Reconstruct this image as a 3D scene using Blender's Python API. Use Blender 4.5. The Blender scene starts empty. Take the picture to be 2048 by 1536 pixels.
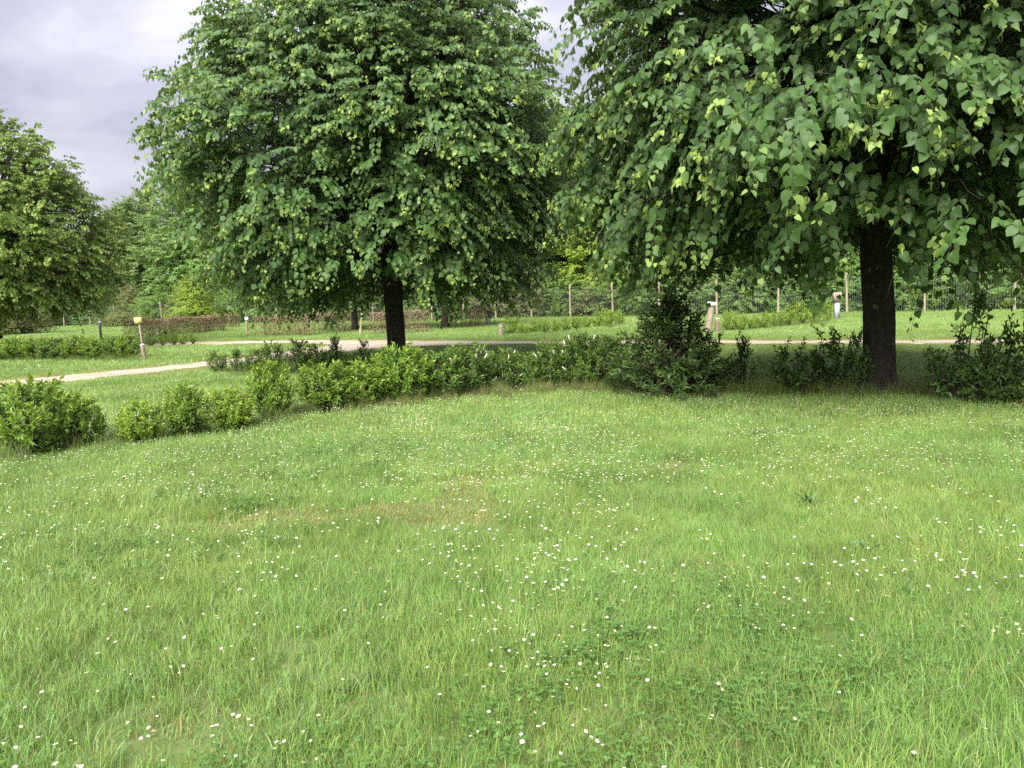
import bpy, math, random
import numpy as np
from mathutils import Matrix, Vector, Euler
from mathutils.geometry import tessellate_polygon

R = math.radians
SC = bpy.context.scene
COL = SC.collection
rng = np.random.default_rng(7)
random.seed(7)

# ------------------------------------------------------------------ camera
CAM_H, F_PX, PITCH, ROLL = 1.6, 1538.0, R(6.53), R(2.0)     # focal length in pixels of a 2048 wide picture
fw = Vector((0, math.cos(PITCH), -math.sin(PITCH)))
r0 = Vector((1, 0, 0)); u0 = r0.cross(fw)
rt = r0 * math.cos(ROLL) - u0 * math.sin(ROLL)
up = r0 * math.sin(ROLL) + u0 * math.cos(ROLL)
cam_d = bpy.data.cameras.new('camera')
cam = bpy.data.objects.new('camera', cam_d); COL.objects.link(cam)
cam_d.sensor_width = 36.0; cam_d.lens = F_PX / 2048 * 36.0
cam_d.clip_start = 0.05; cam_d.clip_end = 3000
mw = Matrix((rt, up, -fw)).transposed().to_4x4(); mw.translation = (0, 0, CAM_H)
cam.matrix_world = mw
SC.camera = cam

# ------------------------------------------------------------------ world: overcast sky
SUN_EL, SUN_AZ = 46.0, 200.0            # azimuth clockwise from +Y: behind the camera, to the left
world = bpy.data.worlds.new('World'); SC.world = world; world.use_nodes = True
nt = world.node_tree; nt.nodes.clear()
def N(tree, t, **kw):
    n = tree.nodes.new(t)
    for k, v in kw.items():
        if k == 'inp':
            for a, b in v.items(): n.inputs[a].default_value = b
        else: setattr(n, k, v)
    return n
L = nt.links.new
sky = N(nt, 'ShaderNodeTexSky'); sky.sky_type = 'NISHITA'; sky.sun_disc = False
sky.sun_elevation = R(SUN_EL); sky.sun_rotation = R(SUN_AZ); sky.air_density = 1.5; sky.dust_density = 3.0
bg1 = N(nt, 'ShaderNodeBackground', inp={'Strength': 0.05}); L(sky.outputs[0], bg1.inputs[0])
tc = N(nt, 'ShaderNodeTexCoord')
sep = N(nt, 'ShaderNodeSeparateXYZ'); L(tc.outputs['Generated'], sep.inputs[0])
zz = N(nt, 'ShaderNodeMath', operation='ABSOLUTE'); L(sep.outputs[2], zz.inputs[0])
za = N(nt, 'ShaderNodeMath', operation='ADD', inp={1: 0.22}); L(zz.outputs[0], za.inputs[0])
dx = N(nt, 'ShaderNodeMath', operation='DIVIDE'); L(sep.outputs[0], dx.inputs[0]); L(za.outputs[0], dx.inputs[1])
dy = N(nt, 'ShaderNodeMath', operation='DIVIDE'); L(sep.outputs[1], dy.inputs[0]); L(za.outputs[0], dy.inputs[1])
cb = N(nt, 'ShaderNodeCombineXYZ', inp={2: 8.2}); L(dx.outputs[0], cb.inputs[0]); L(dy.outputs[0], cb.inputs[1])
cn = N(nt, 'ShaderNodeTexNoise', inp={'Scale': 1.5, 'Detail': 8.0, 'Roughness': 0.56, 'Distortion': 0.4}); L(cb.outputs[0], cn.inputs['Vector'])
cr = N(nt, 'ShaderNodeValToRGB'); L(cn.outputs['Fac'], cr.inputs[0])
e = cr.color_ramp.elements
e[0].position = 0.38; e[0].color = (0.56, 0.545, 0.69, 1)
e[1].position = 0.72; e[1].color = (1.18, 1.16, 1.22, 1)
m = cr.color_ramp.elements.new(0.57); m.color = (0.80, 0.775, 0.92, 1)
bg2 = N(nt, 'ShaderNodeBackground', inp={'Strength': 0.134}); L(cr.outputs[0], bg2.inputs[0])
mx = N(nt, 'ShaderNodeMixShader', inp={0: 0.9}); L(bg1.outputs[0], mx.inputs[1]); L(bg2.outputs[0], mx.inputs[2])
wo = N(nt, 'ShaderNodeOutputWorld'); L(mx.outputs[0], wo.inputs[0])

# ------------------------------------------------------------------ the veiled sun
sd = bpy.data.lights.new('sun', 'SUN'); sd.energy = 1.5; sd.angle = R(45); sd.color = (1.0, 0.97, 0.90)
sun = bpy.data.objects.new('sun', sd); COL.objects.link(sun)
sdir = Vector((math.sin(R(SUN_AZ)) * math.cos(R(SUN_EL)), math.cos(R(SUN_AZ)) * math.cos(R(SUN_EL)), math.sin(R(SUN_EL))))
sun.rotation_euler = sdir.to_track_quat('Z', 'Y').to_euler()
sun.location = (-10, -20, 30)

vs = SC.view_settings
vs.view_transform = 'Standard'; vs.look = 'None'; vs.exposure = 2.85; vs.gamma = 1.0; vs.use_curve_mapping = False
cy = SC.cycles
cy.max_bounces = 7; cy.diffuse_bounces = 5; cy.glossy_bounces = 2; cy.transmission_bounces = 4; cy.transparent_max_bounces = 4
cy.use_adaptive_sampling = True; cy.adaptive_threshold = 0.015
cy.caustics_reflective = False; cy.caustics_refractive = False
cy.use_denoising = False; cy.denoiser = 'OPENIMAGEDENOISE'; cy.denoising_input_passes = 'RGB_ALBEDO_NORMAL'; cy.denoising_prefilter = 'ACCURATE'
SC.render.film_transparent = False

# ------------------------------------------------------------------ helpers
def ray(px, py):
    return (fw + rt * ((px - 1024) / F_PX) + up * ((768 - py) / F_PX))
def gnd(px, py):
    """pixel of the 2048x1536 photograph -> point of the flat ground"""
    d = ray(px, py); t = CAM_H / -d.z
    return Vector((d.x * t, d.y * t, 0.0))
def at_depth(px, Y):
    """ground point at column px (read at the horizon) at distance Y"""
    py = 592 - (px - 1024) * math.tan(ROLL)
    d = ray(px, py)
    return Vector((d.x / d.y * Y, Y, 0.0))
def ppm(p):
    """photo pixels per metre at a ground point"""
    return F_PX / (p - Vector((0, 0, CAM_H))).dot(fw)
def project(P):
    """(N,3) -> photo px, py, depth"""
    Q = P - np.array([0, 0, CAM_H])
    d = Q @ np.array(fw); x = Q @ np.array(rt); y = Q @ np.array(up)
    dd = np.maximum(d, 1e-3)
    return 1024 + F_PX * x / dd, 768 - F_PX * y / dd, d

def link(o, parent=None):
    COL.objects.link(o)
    if parent is not None: o.parent = parent
    return o
def tag(o, label=None, cat=None, group=None, kind=None):
    if label: o['label'] = label
    if cat: o['category'] = cat
    if group: o['group'] = group
    if kind: o['kind'] = kind
    return o
def empty(name, loc=(0, 0, 0), rz=0):
    o = bpy.data.objects.new(name, None); o.empty_display_size = 0.2
    o.location = loc; o.rotation_euler = (0, 0, rz)
    return link(o)
def mesh_np(name, V, F, mats, tint=None, midx=None, smooth=False):
    V = np.asarray(V, np.float32).reshape(-1, 3); F = np.asarray(F, np.int32)
    me = bpy.data.meshes.new(name); k = F.shape[1]
    me.vertices.add(len(V)); me.vertices.foreach_set('co', V.ravel())
    me.loops.add(F.size); me.loops.foreach_set('vertex_index', F.ravel())
    me.polygons.add(len(F)); me.polygons.foreach_set('loop_start', np.arange(len(F), dtype=np.int32) * k)
    for m_ in (mats if isinstance(mats, (list, tuple)) else [mats]): me.materials.append(m_)
    if midx is not None: me.polygons.foreach_set('material_index', np.asarray(midx, np.int32))
    if smooth: me.polygons.foreach_set('use_smooth', np.ones(len(F), bool))
    me.update(calc_edges=True)
    if tint is not None:
        a = me.attributes.new('tint', 'FLOAT_COLOR', 'POINT')
        t = np.ones((len(V), 4), np.float32); tint = np.asarray(tint, np.float32); t[:, :tint.shape[1]] = tint
        a.data.foreach_set('color', t.ravel())
    return me
def obj(name, me, parent=None):
    return link(bpy.data.objects.new(name, me), parent)
def unit(a):
    return a / np.maximum(np.linalg.norm(a, axis=-1, keepdims=True), 1e-9)

class MB:
    """collects vertices and triangles of one mesh"""
    def __init__(s): s.V = []; s.F = []; s.T = []; s.M = []; s.n = 0
    def add(s, V, F, tint=None, mi=0):
        V = np.asarray(V, float).reshape(-1, 3); F = np.asarray(F, int).reshape(-1, 3)
        s.V.append(V); s.F.append(F + s.n); s.n += len(V); s.M.append(np.full(len(F), mi))
        s.T.append(np.zeros((len(V), 3)) if tint is None else np.broadcast_to(np.asarray(tint, float), (len(V), 3)))
    def tube(s, P, rad, seg=8, cap=True, tint=None, mi=0, ridge=None):
        P = np.asarray(P, float); n = len(P); rad = np.broadcast_to(np.asarray(rad, float), (n,))
        T = unit(np.gradient(P, axis=0)); a = np.array([0, 0, 1.0]) if abs(T[0, 2]) < 0.9 else np.array([1.0, 0, 0])
        X = unit(np.cross(T, a)); Y = np.cross(T, X)
        th = np.arange(seg) * 2 * np.pi / seg
        rr = np.repeat(rad[:, None], seg, 1)
        if ridge is not None: rr = rr * ridge(th[None, :], np.arange(n)[:, None])
        V = P[:, None, :] + rr[..., None] * (np.cos(th)[None, :, None] * X[:, None, :] + np.sin(th)[None, :, None] * Y[:, None, :])
        F = []
        for i in range(n - 1):
            for j in range(seg):
                a0 = i * seg + j; b0 = i * seg + (j + 1) % seg
                F += [(a0, b0, b0 + seg), (a0, b0 + seg, a0 + seg)]
        V = V.reshape(-1, 3)
        if cap:
            V = np.vstack([V, P[0], P[-1]]); c0 = n * seg; c1 = c0 + 1
            for j in range(seg):
                k = (j + 1) % seg
                F += [(c0, k, j), (c1, (n - 1) * seg + j, (n - 1) * seg + k)]
        s.add(V, F, tint, mi)
    def box(s, c, d, rot=None, tint=None, mi=0, bevel=0.0):
        x, y, z = np.asarray(d, float) / 2
        V = np.array([(i, j, k) for i in (-x, x) for j in (-y, y) for k in (-z, z)])
        F = [(0, 1, 3), (0, 3, 2), (4, 6, 7), (4, 7, 5), (0, 4, 5), (0, 5, 1), (2, 3, 7), (2, 7, 6), (0, 2, 6), (0, 6, 4), (1, 5, 7), (1, 7, 3)]
        if rot is not None: V = V @ np.array(rot.to_matrix() if hasattr(rot, 'to_matrix') else rot).T
        s.add(V + np.asarray(c, float), F, tint, mi)
    def mesh(s, name, mats, smooth=False):
        return mesh_np(name, np.vstack(s.V), np.vstack(s.F), mats, np.vstack(s.T), np.concatenate(s.M), smooth)

# ------------------------------------------------------------------ materials
def base_mat(name):
    mt = bpy.data.materials.new(name); mt.use_nodes = True; t = mt.node_tree; t.nodes.clear()
    out = N(t, 'ShaderNodeOutputMaterial'); return mt, t, out
def rgb(c): return (c[0], c[1], c[2], 1)
def mixc(t, fac, a, b, blend='MIX'):
    n = N(t, 'ShaderNodeMix', data_type='RGBA', blend_type=blend)
    for s, v in ((n.inputs[0], fac), (n.inputs[6], a), (n.inputs[7], b)):
        if isinstance(v, bpy.types.NodeSocket): t.links.new(v, s)
        elif isinstance(v, (int, float)): s.default_value = v
        else: s.default_value = rgb(v)
    return n.outputs[2]
def noise(t, scale, detail=3, vec=None, rough=0.55, dist=0.0):
    n = N(t, 'ShaderNodeTexNoise', inp={'Scale': scale, 'Detail': detail, 'Roughness': rough, 'Distortion': dist})
    if vec is not None: t.links.new(vec, n.inputs['Vector'])
    return n.outputs['Fac']
def ramp(t, fac, stops):
    n = N(t, 'ShaderNodeValToRGB'); t.links.new(fac, n.inputs[0]); el = n.color_ramp.elements
    el[0].position, el[0].color = stops[0][0], rgb(stops[0][1])
    el[1].position, el[1].color = stops[-1][0], rgb(stops[-1][1])
    for p, c in stops[1:-1]: q = el.new(p); q.color = rgb(c)
    return n.outputs[0]
def mapr(t, v, a, b, c, d):
    n = N(t, 'ShaderNodeMapRange', inp={1: a, 2: b, 3: c, 4: d}); t.links.new(v, n.inputs[0]); return n.outputs[0]

def leaf_mat(name, dark, light, young, transl=0.35, gloss=0.25, rough=0.42, var=0.25, patch=None, dry=None):
    """thin leaf: tint.r = how young, tint.g = leaf to leaf variation, tint.b = how dry"""
    mt, t, out = base_mat(name); l = t.links.new
    at = N(t, 'ShaderNodeAttribute', attribute_name='tint'); s = N(t, 'ShaderNodeSeparateColor'); l(at.outputs['Color'], s.inputs[0])
    c = mixc(t, s.outputs[1], dark, light)
    oi = N(t, 'ShaderNodeObjectInfo')
    geo = N(t, 'ShaderNodeNewGeometry')
    if patch is not None:
        nz = noise(t, patch[0], 4, geo.outputs['Position'])
        c = mixc(t, mapr(t, nz, 0.42, 0.62, 0, patch[2]), c, patch[1])
    c = mixc(t, s.outputs[0], c, young)
    if dry is not None: c = mixc(t, s.outputs[2], c, dry)
    hv = N(t, 'ShaderNodeHueSaturation'); l(c, hv.inputs['Color'])
    l(mapr(t, oi.outputs['Random'], 0, 1, 1 - var, 1 + var), hv.inputs['Value'])
    l(mapr(t, oi.outputs['Random'], 0, 1, 0.5 - var * 0.03, 0.5 + var * 0.03), hv.inputs['Hue'])
    c = hv.outputs[0]
    df = N(t, 'ShaderNodeBsdfDiffuse'); l(c, df.inputs[0])
    tr = N(t, 'ShaderNodeBsdfTranslucent'); tcx = mixc(t, 0.35, c, (min(1, young[0] * 1.2), min(1, young[1] * 1.2), young[2])); l(tcx, tr.inputs[0])
    m1 = N(t, 'ShaderNodeMixShader', inp={0: transl}); l(df.outputs[0], m1.inputs[1]); l(tr.outputs[0], m1.inputs[2])
    gl = N(t, 'ShaderNodeBsdfGlossy', inp={'Roughness': rough, 'Color': (0.9, 0.95, 0.9, 1)})
    fr = N(t, 'ShaderNodeFresnel', inp={'IOR': 1.42})
    mm = N(t, 'ShaderNodeMath', operation='MULTIPLY', inp={1: gloss * 3}); l(fr.outputs[0], mm.inputs[0])
    mc = N(t, 'ShaderNodeMath', operation='MINIMUM', inp={1: 0.35}); l(mm.outputs[0], mc.inputs[0])
    m2 = N(t, 'ShaderNodeMixShader'); l(mc.outputs[0], m2.inputs[0]); l(m1.outputs[0], m2.inputs[1]); l(gl.outputs[0], m2.inputs[2])
    l(m2.outputs[0], out.inputs[0])
    return mt

def bark_mat(name, dark, light, lichen=0.0, scale=1.0):
    mt, t, out = base_mat(name); l = t.links.new
    p = N(t, 'ShaderNodeBsdfPrincipled', inp={'Roughness': 0.85}); tcx = N(t, 'ShaderNodeTexCoord')
    mp = N(t, 'ShaderNodeMapping'); mp.inputs['Scale'].default_value = (9 * scale, 9 * scale, 1.6 * scale); l(tcx.outputs['Object'], mp.inputs[0])
    nz = noise(t, 2.6, 8, mp.outputs[0], 0.65, 0.5)
    c = ramp(t, nz, [(0.35, dark), (0.62, light)])
    big = noise(t, 2.0 * scale, 3, tcx.outputs['Object'])
    c = mixc(t, mapr(t, big, 0.45, 0.7, 0, 0.6), c, (dark[0] * 0.9, dark[1] * 1.25, dark[2] * 0.8))
    if lichen:
        ln = noise(t, 7.5 * scale, 5, tcx.outputs['Object'], 0.6)
        c = mixc(t, mapr(t, ln, 0.66, 0.70, 0, lichen), c, (0.22, 0.25, 0.14))
    if lichen:
        sp = noise(t, 9.0, 6, mp.outputs[0], 0.75); pt = noise(t, 1.6, 2, tcx.outputs['Object'])
        pf = N(t, 'ShaderNodeMath', operation='MULTIPLY'); l(mapr(t, sp, 0.60, 0.66, 0, 1), pf.inputs[0]); l(mapr(t, pt, 0.42, 0.62, 0, .6), pf.inputs[1])
        c = mixc(t, pf.outputs[0], c, (0.26, 0.23, 0.20))
    l(c, p.inputs['Base Color'])
    b = N(t, 'ShaderNodeBump', inp={'Strength': 1.0, 'Distance': 0.04}); l(nz, b.inputs['Height']); l(b.outputs[0], p.inputs['Normal'])
    l(p.outputs[0], out.inputs[0]); return mt

def plain_mat(name, c1, c2, scale=6, rough=0.7, bump=0.2, stretch=(1, 1, 1), metal=0.0):
    mt, t, out = base_mat(name); l = t.links.new
    p = N(t, 'ShaderNodeBsdfPrincipled', inp={'Roughness': rough, 'Metallic': metal}); tcx = N(t, 'ShaderNodeTexCoord')
    mp = N(t, 'ShaderNodeMapping'); mp.inputs['Scale'].default_value = stretch; l(tcx.outputs['Object'], mp.inputs[0])
    nz = noise(t, scale, 5, mp.outputs[0], 0.6)
    l(ramp(t, nz, [(0.3, c1), (0.7, c2)]), p.inputs['Base Color'])
    b = N(t, 'ShaderNodeBump', inp={'Strength': bump, 'Distance': 0.01}); l(nz, b.inputs['Height']); l(b.outputs[0], p.inputs['Normal'])
    l(p.outputs[0], out.inputs[0]); return mt

M_lime = leaf_mat('lime_leaf', (0.044, 0.104, 0.025), (0.096, 0.192, 0.046), (0.36, 0.49, 0.11), transl=0.42, gloss=0.2, rough=.5, var=0.0)
M_lime2 = leaf_mat('lime_leaf_flowering', (0.095, 0.170, 0.034), (0.165, 0.262, 0.052), (0.50, 0.57, 0.18), transl=0.42, gloss=0.1, rough=.5, var=0.0)
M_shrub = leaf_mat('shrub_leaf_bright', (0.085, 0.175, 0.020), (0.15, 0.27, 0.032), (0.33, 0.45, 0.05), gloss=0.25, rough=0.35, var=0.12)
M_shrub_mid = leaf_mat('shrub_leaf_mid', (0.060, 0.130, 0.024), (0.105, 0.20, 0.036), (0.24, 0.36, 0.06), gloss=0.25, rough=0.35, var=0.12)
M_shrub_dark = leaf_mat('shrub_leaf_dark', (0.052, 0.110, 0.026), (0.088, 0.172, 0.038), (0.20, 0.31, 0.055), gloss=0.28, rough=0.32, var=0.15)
M_shrub_lime = leaf_mat('shrub_leaf_yellow_green', (0.135, 0.245, 0.028), (0.22, 0.35, 0.040), (0.42, 0.53, 0.06), gloss=0.2, rough=0.4, var=0.1)
M_wood1 = leaf_mat('wild_leaf_mid', (0.100, 0.195, 0.050), (0.185, 0.32, 0.080), (0.30, 0.43, 0.09), transl=.5, gloss=0.10, var=0.25)
M_wood2 = leaf_mat('wild_leaf_pale', (0.135, 0.235, 0.075), (0.22, 0.35, 0.11), (0.33, 0.43, 0.14), transl=.5, gloss=0.08, var=0.2)
M_wood3 = leaf_mat('wild_leaf_yellow', (0.18, 0.26, 0.04), (0.28, 0.38, 0.055), (0.38, 0.46, 0.08), transl=.45, gloss=0.08, var=0.15)
M_wood4 = leaf_mat('wild_leaf_olive', (0.13, 0.155, 0.06), (0.21, 0.24, 0.09), (0.29, 0.27, 0.11), transl=.45, gloss=0.08, var=0.2)
M_hedge = leaf_mat('brown_hedge_leaf', (0.20, 0.138, 0.085), (0.39, 0.285, 0.19), (0.13, 0.17, 0.05), transl=0.2, gloss=0.03, var=0.12)
M_grass = leaf_mat('grass_blade', (0.148, 0.280, 0.050), (0.260, 0.428, 0.106), (0.38, 0.50, 0.18), transl=0.38, gloss=0.2, rough=0.5, var=0.08,
                   patch=(0.55, (0.31, 0.42, 0.085), 0.5), dry=(0.37, 0.25, 0.10))
M_long = leaf_mat('long_dry_grass', (0.105, 0.19, 0.040), (0.20, 0.28, 0.075), (0.30, 0.34, 0.12), transl=0.3, gloss=0.08, var=0.1, dry=(0.26, 0.185, 0.115))
M_clover = leaf_mat('clover_leaf', (0.075, 0.165, 0.040), (0.125, 0.235, 0.060), (0.17, 0.29, 0.09), transl=0.25, gloss=0.1, var=0.05)
M_bark = bark_mat('lime_bark', (0.011, 0.009, 0.007), (0.048, 0.038, 0.029), 0.8)
M_bark_far = bark_mat('far_bark', (0.030, 0.024, 0.018), (0.10, 0.08, 0.06))
M_twig = bark_mat('twig_bark', (0.030, 0.022, 0.016), (0.085, 0.065, 0.045), 0, 3)
M_stem = bark_mat('shrub_stem', (0.045, 0.030, 0.020), (0.12, 0.085, 0.055), 0, 4)
M_post = plain_mat('weathered_wood', (0.20, 0.15, 0.115), (0.42, 0.34, 0.27), 5, 0.85, 0.5, (6, 6, 0.8))
M_postpale = plain_mat('pale_fence_wood', (0.20, 0.15, 0.10), (0.42, 0.34, 0.24), 5, 0.85, 0.5, (6, 6, 0.8))
M_postdark = plain_mat('dark_wood', (0.13, 0.095, 0.075), (0.26, 0.20, 0.16), 5, 0.85, 0.5, (6, 6, 0.8))
M_wire = plain_mat('galvanised_wire', (0.15, 0.17, 0.15), (0.22, 0.24, 0.22), 3, 0.7, 0.0, metal=0.0)
M_white = plain_mat('white_paint', (0.72, 0.72, 0.74), (0.86, 0.86, 0.86), 9, 0.5, 0.05)
M_grey = plain_mat('grey_paint', (0.27, 0.30, 0.33), (0.36, 0.38, 0.40), 9, 0.5, 0.05)
M_yellow = plain_mat('yellow_sign', (0.42, 0.40, 0.15), (0.50, 0.48, 0.20), 5, 0.5, 0.05)
M_dim = plain_mat('faded_print', (0.50, 0.44, 0.16), (0.56, 0.50, 0.20), 5, 0.6, 0.0)
M_blue = plain_mat('blue_print', (0.05, 0.08, 0.22), (0.08, 0.12, 0.30), 5, 0.5, 0.0)
M_iron = plain_mat('dark_painted_post', (0.035, 0.055, 0.065), (0.07, 0.09, 0.10), 6, 0.5, 0.05)
M_petal = plain_mat('daisy_petal', (0.52, 0.50, 0.47), (0.66, 0.65, 0.62), 60, 0.6, 0.0)
M_disc = plain_mat('daisy_disc', (0.62, 0.46, 0.06), (0.75, 0.58, 0.12), 60, 0.7, 0.0)
M_blossom = plain_mat('laurel_blossom', (0.55, 0.47, 0.40), (0.74, 0.68, 0.60), 20, 0.7, 0.1)

# ground and path
def ground_mat():
    mt, t, out = base_mat('lawn_soil'); l = t.links.new
    p = N(t, 'ShaderNodeBsdfPrincipled', inp={'Roughness': 0.95}); g = N(t, 'ShaderNodeNewGeometry')
    a = noise(t, 0.35, 4, g.outputs['Position']); b = noise(t, 9.0, 6, g.outputs['Position'], 0.7)
    c = ramp(t, a, [(0.35, (0.085, 0.14, 0.035)), (0.65, (0.115, 0.16, 0.042))])
    c = mixc(t, mapr(t, b, 0.5, 0.75, 0, 0.7), c, (0.15, 0.115, 0.05))
    l(c, p.inputs['Base Color'])
    bp = N(t, 'ShaderNodeBump', inp={'Strength': 0.6, 'Distance': 0.03}); l(b, bp.inputs['Height']); l(bp.outputs[0], p.inputs['Normal'])
    l(p.outputs[0], out.inputs[0]); return mt
def gravel_mat():
    mt, t, out = base_mat('pale_gravel'); l = t.links.new
    p = N(t, 'ShaderNodeBsdfPrincipled', inp={'Roughness': 0.9}); g = N(t, 'ShaderNodeNewGeometry')
    a = noise(t, 0.7, 4, g.outputs['Position']); b = noise(t, 22.0, 5, g.outputs['Position'], 0.7)
    vo = N(t, 'ShaderNodeTexVoronoi', inp={'Scale': 30.0}); l(g.outputs['Position'], vo.inputs['Vector'])
    c = ramp(t, a, [(0.35, (0.36, 0.285, 0.225)), (0.65, (0.47, 0.395, 0.325))])
    c = mixc(t, mapr(t, b, 0.45, 0.75, 0, 0.55), c, (0.25, 0.19, 0.14))
    c = mixc(t, 0.25, c, vo.outputs['Color'], 'SOFT_LIGHT')
    l(c, p.inputs['Base Color'])
    bp = N(t, 'ShaderNodeBump', inp={'Strength': 0.7, 'Distance': 0.02}); l(vo.outputs['Distance'], bp.inputs['Height']); l(bp.outputs[0], p.inputs['Normal'])
    l(p.outputs[0], out.inputs[0]); return mt
M_ground = ground_mat(); M_gravel = gravel_mat()

# ------------------------------------------------------------------ ground
def build_ground():
    xs = np.concatenate([np.linspace(-400, -60, 15), np.linspace(-55, 55, 111), np.linspace(60, 400, 15)])
    ys = np.concatenate([np.linspace(-120, -6, 8), np.linspace(-5, 105, 111), np.linspace(110, 600, 15)])
    X, Y = np.meshgrid(xs, ys)
    Z = np.zeros_like(X) - 0.004
    V = np.stack([X, Y, Z], -1).reshape(-1, 3); nx = len(xs)
    i, j = np.meshgrid(np.arange(len(ys) - 1), np.arange(nx - 1), indexing='ij')
    a = (i * nx + j).ravel(); F = np.stack([a, a + 1, a + nx + 1, a + nx], 1)
    o = obj('ground', mesh_np('ground', V, F, M_ground)); tag(o, 'flat lawn ground reaching back to the fence and woods', 'ground', kind='structure')
build_ground()

# gravel track: outline read from its two edges, then roughened
UP_L = [(-500, 822), (-200, 783), (0, 763), (100, 753), (250, 740), (400, 724), (500, 714), (560, 705), (620, 696), (656, 690)]
BR_LO = [(560, 688), (400, 690), (300, 694), (150, 700), (0, 706), (-200, 716)]
BR_UP = [(-200, 708), (0, 698), (150, 692), (300, 687), (400, 683.5), (560, 681), (640, 680)]
UP_R = [(760, 680.5), (900, 682), (1060, 682.5), (1300, 681), (1600, 680.5), (1860, 680), (2048, 679), (2400, 677), (2900, 670)]
LO = [(2900, 682), (2400, 686), (2048, 689), (1860, 689), (1600, 689), (1300, 690), (1100, 691), (940, 691), (850, 693), (770, 698), (695, 703), (560, 717), (420, 735), (250, 754), (100, 768), (0, 777), (-200, 801), (-500, 845)]
def outline(pts):
    P = [np.array(gnd(*p))[:2] for p in pts]; out = []
    for a, b in zip(P, P[1:] + P[:1]):
        n = max(1, int(np.linalg.norm(b - a) / 0.35))
        for k in range(n): out.append(a + (b - a) * k / n)
    out = np.array(out)
    return out + rng.normal(0, 0.05, out.shape)
PATH = outline(UP_L + BR_LO + BR_UP + UP_R + LO)
def inside(P, poly):
    x, y = P[:, 0], P[:, 1]; r = np.zeros(len(P), bool)
    for (x0, y0), (x1, y1) in zip(poly, np.roll(poly, -1, 0)):
        if y0 == y1: continue
        c = ((y0 > y) != (y1 > y)) & (x < (x1 - x0) * (y - y0) / (y1 - y0) + x0)
        r ^= c
    return r
def poly_dist(P, poly):
    d = np.full(len(P), 1e9)
    for a, b in zip(poly[::2], np.roll(poly, -2, 0)[::2]):
        ab = b - a; t = np.clip(((P - a) @ ab) / max(ab @ ab, 1e-9), 0, 1)
        d = np.minimum(d, np.linalg.norm(P - a - t[:, None] * ab, axis=1))
    return d
tri = tessellate_polygon([[Vector((x, y, 0)) for x, y in PATH]])
po = obj('path', mesh_np('path', np.c_[PATH, np.full(len(PATH), 0.006)], np.array(tri), M_gravel))
tag(po, 'pale gravel track winding across the lawn and forking to the left', 'path', kind='structure')

# ------------------------------------------------------------------ leaves
HEART_V = np.array([(0, 0, 0), (0, .45, -.05), (0, 1.02, -.20), (.27, -.10, .02), (.50, .22, .07), (.37, .62, 0), (-.27, -.10, .02), (-.50, .22, .07), (-.37, .62, 0)])
HEART_F = np.array([(0, 3, 4), (0, 4, 1), (1, 4, 5), (1, 5, 2), (0, 7, 6), (0, 1, 7), (1, 8, 7), (1, 2, 8)])
KITE_V = np.array([(0, 0, 0), (0, 1.0, -.16), (.48, .30, .08), (-.48, .30, .08), (.30, .72, 0), (-.30, .72, 0)])
KITE_F = np.array([(0, 2, 4), (0, 4, 1), (0, 1, 5), (0, 5, 3)])
LANCE_V = np.array([(0, 0, 0), (0, .5, -.02), (0, 1.0, -.16), (.5, .48, .10), (-.5, .48, .10)])
LANCE_F = np.array([(0, 3, 1), (1, 3, 2), (0, 1, 4), (1, 2, 4)])
DIA_V = np.array([(0, 0, 0), (0, 1.0, -.1), (.5, .5, .06), (-.5, .5, .06)])
DIA_F = np.array([(0, 2, 1), (0, 1, 3)])

def axes(tip, nor):
    T = unit(tip); X = unit(np.cross(T, nor)); Z = np.cross(X, T)
    return X, T, Z
def leaf_geom(pos, tip, nor, size, wr, tv, tf):
    X, T, Z = axes(tip, nor); Z = Z * rng.uniform(-.3, 2.4, (len(pos), 1)); size = size[:, None, None]; wr = np.broadcast_to(wr, (len(pos),))[:, None, None]
    V = pos[:, None, :] + size * (tv[None, :, 0:1] * wr * X[:, None, :] + tv[None, :, 1:2] * T[:, None, :] + tv[None, :, 2:3] * Z[:, None, :])
    F = tf[None] + (np.arange(len(pos)) * len(tv))[:, None, None]
    return V.reshape(-1, 3), F.reshape(-1, 3)
ZUP = np.array([0, 0, 1.0])

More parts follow.
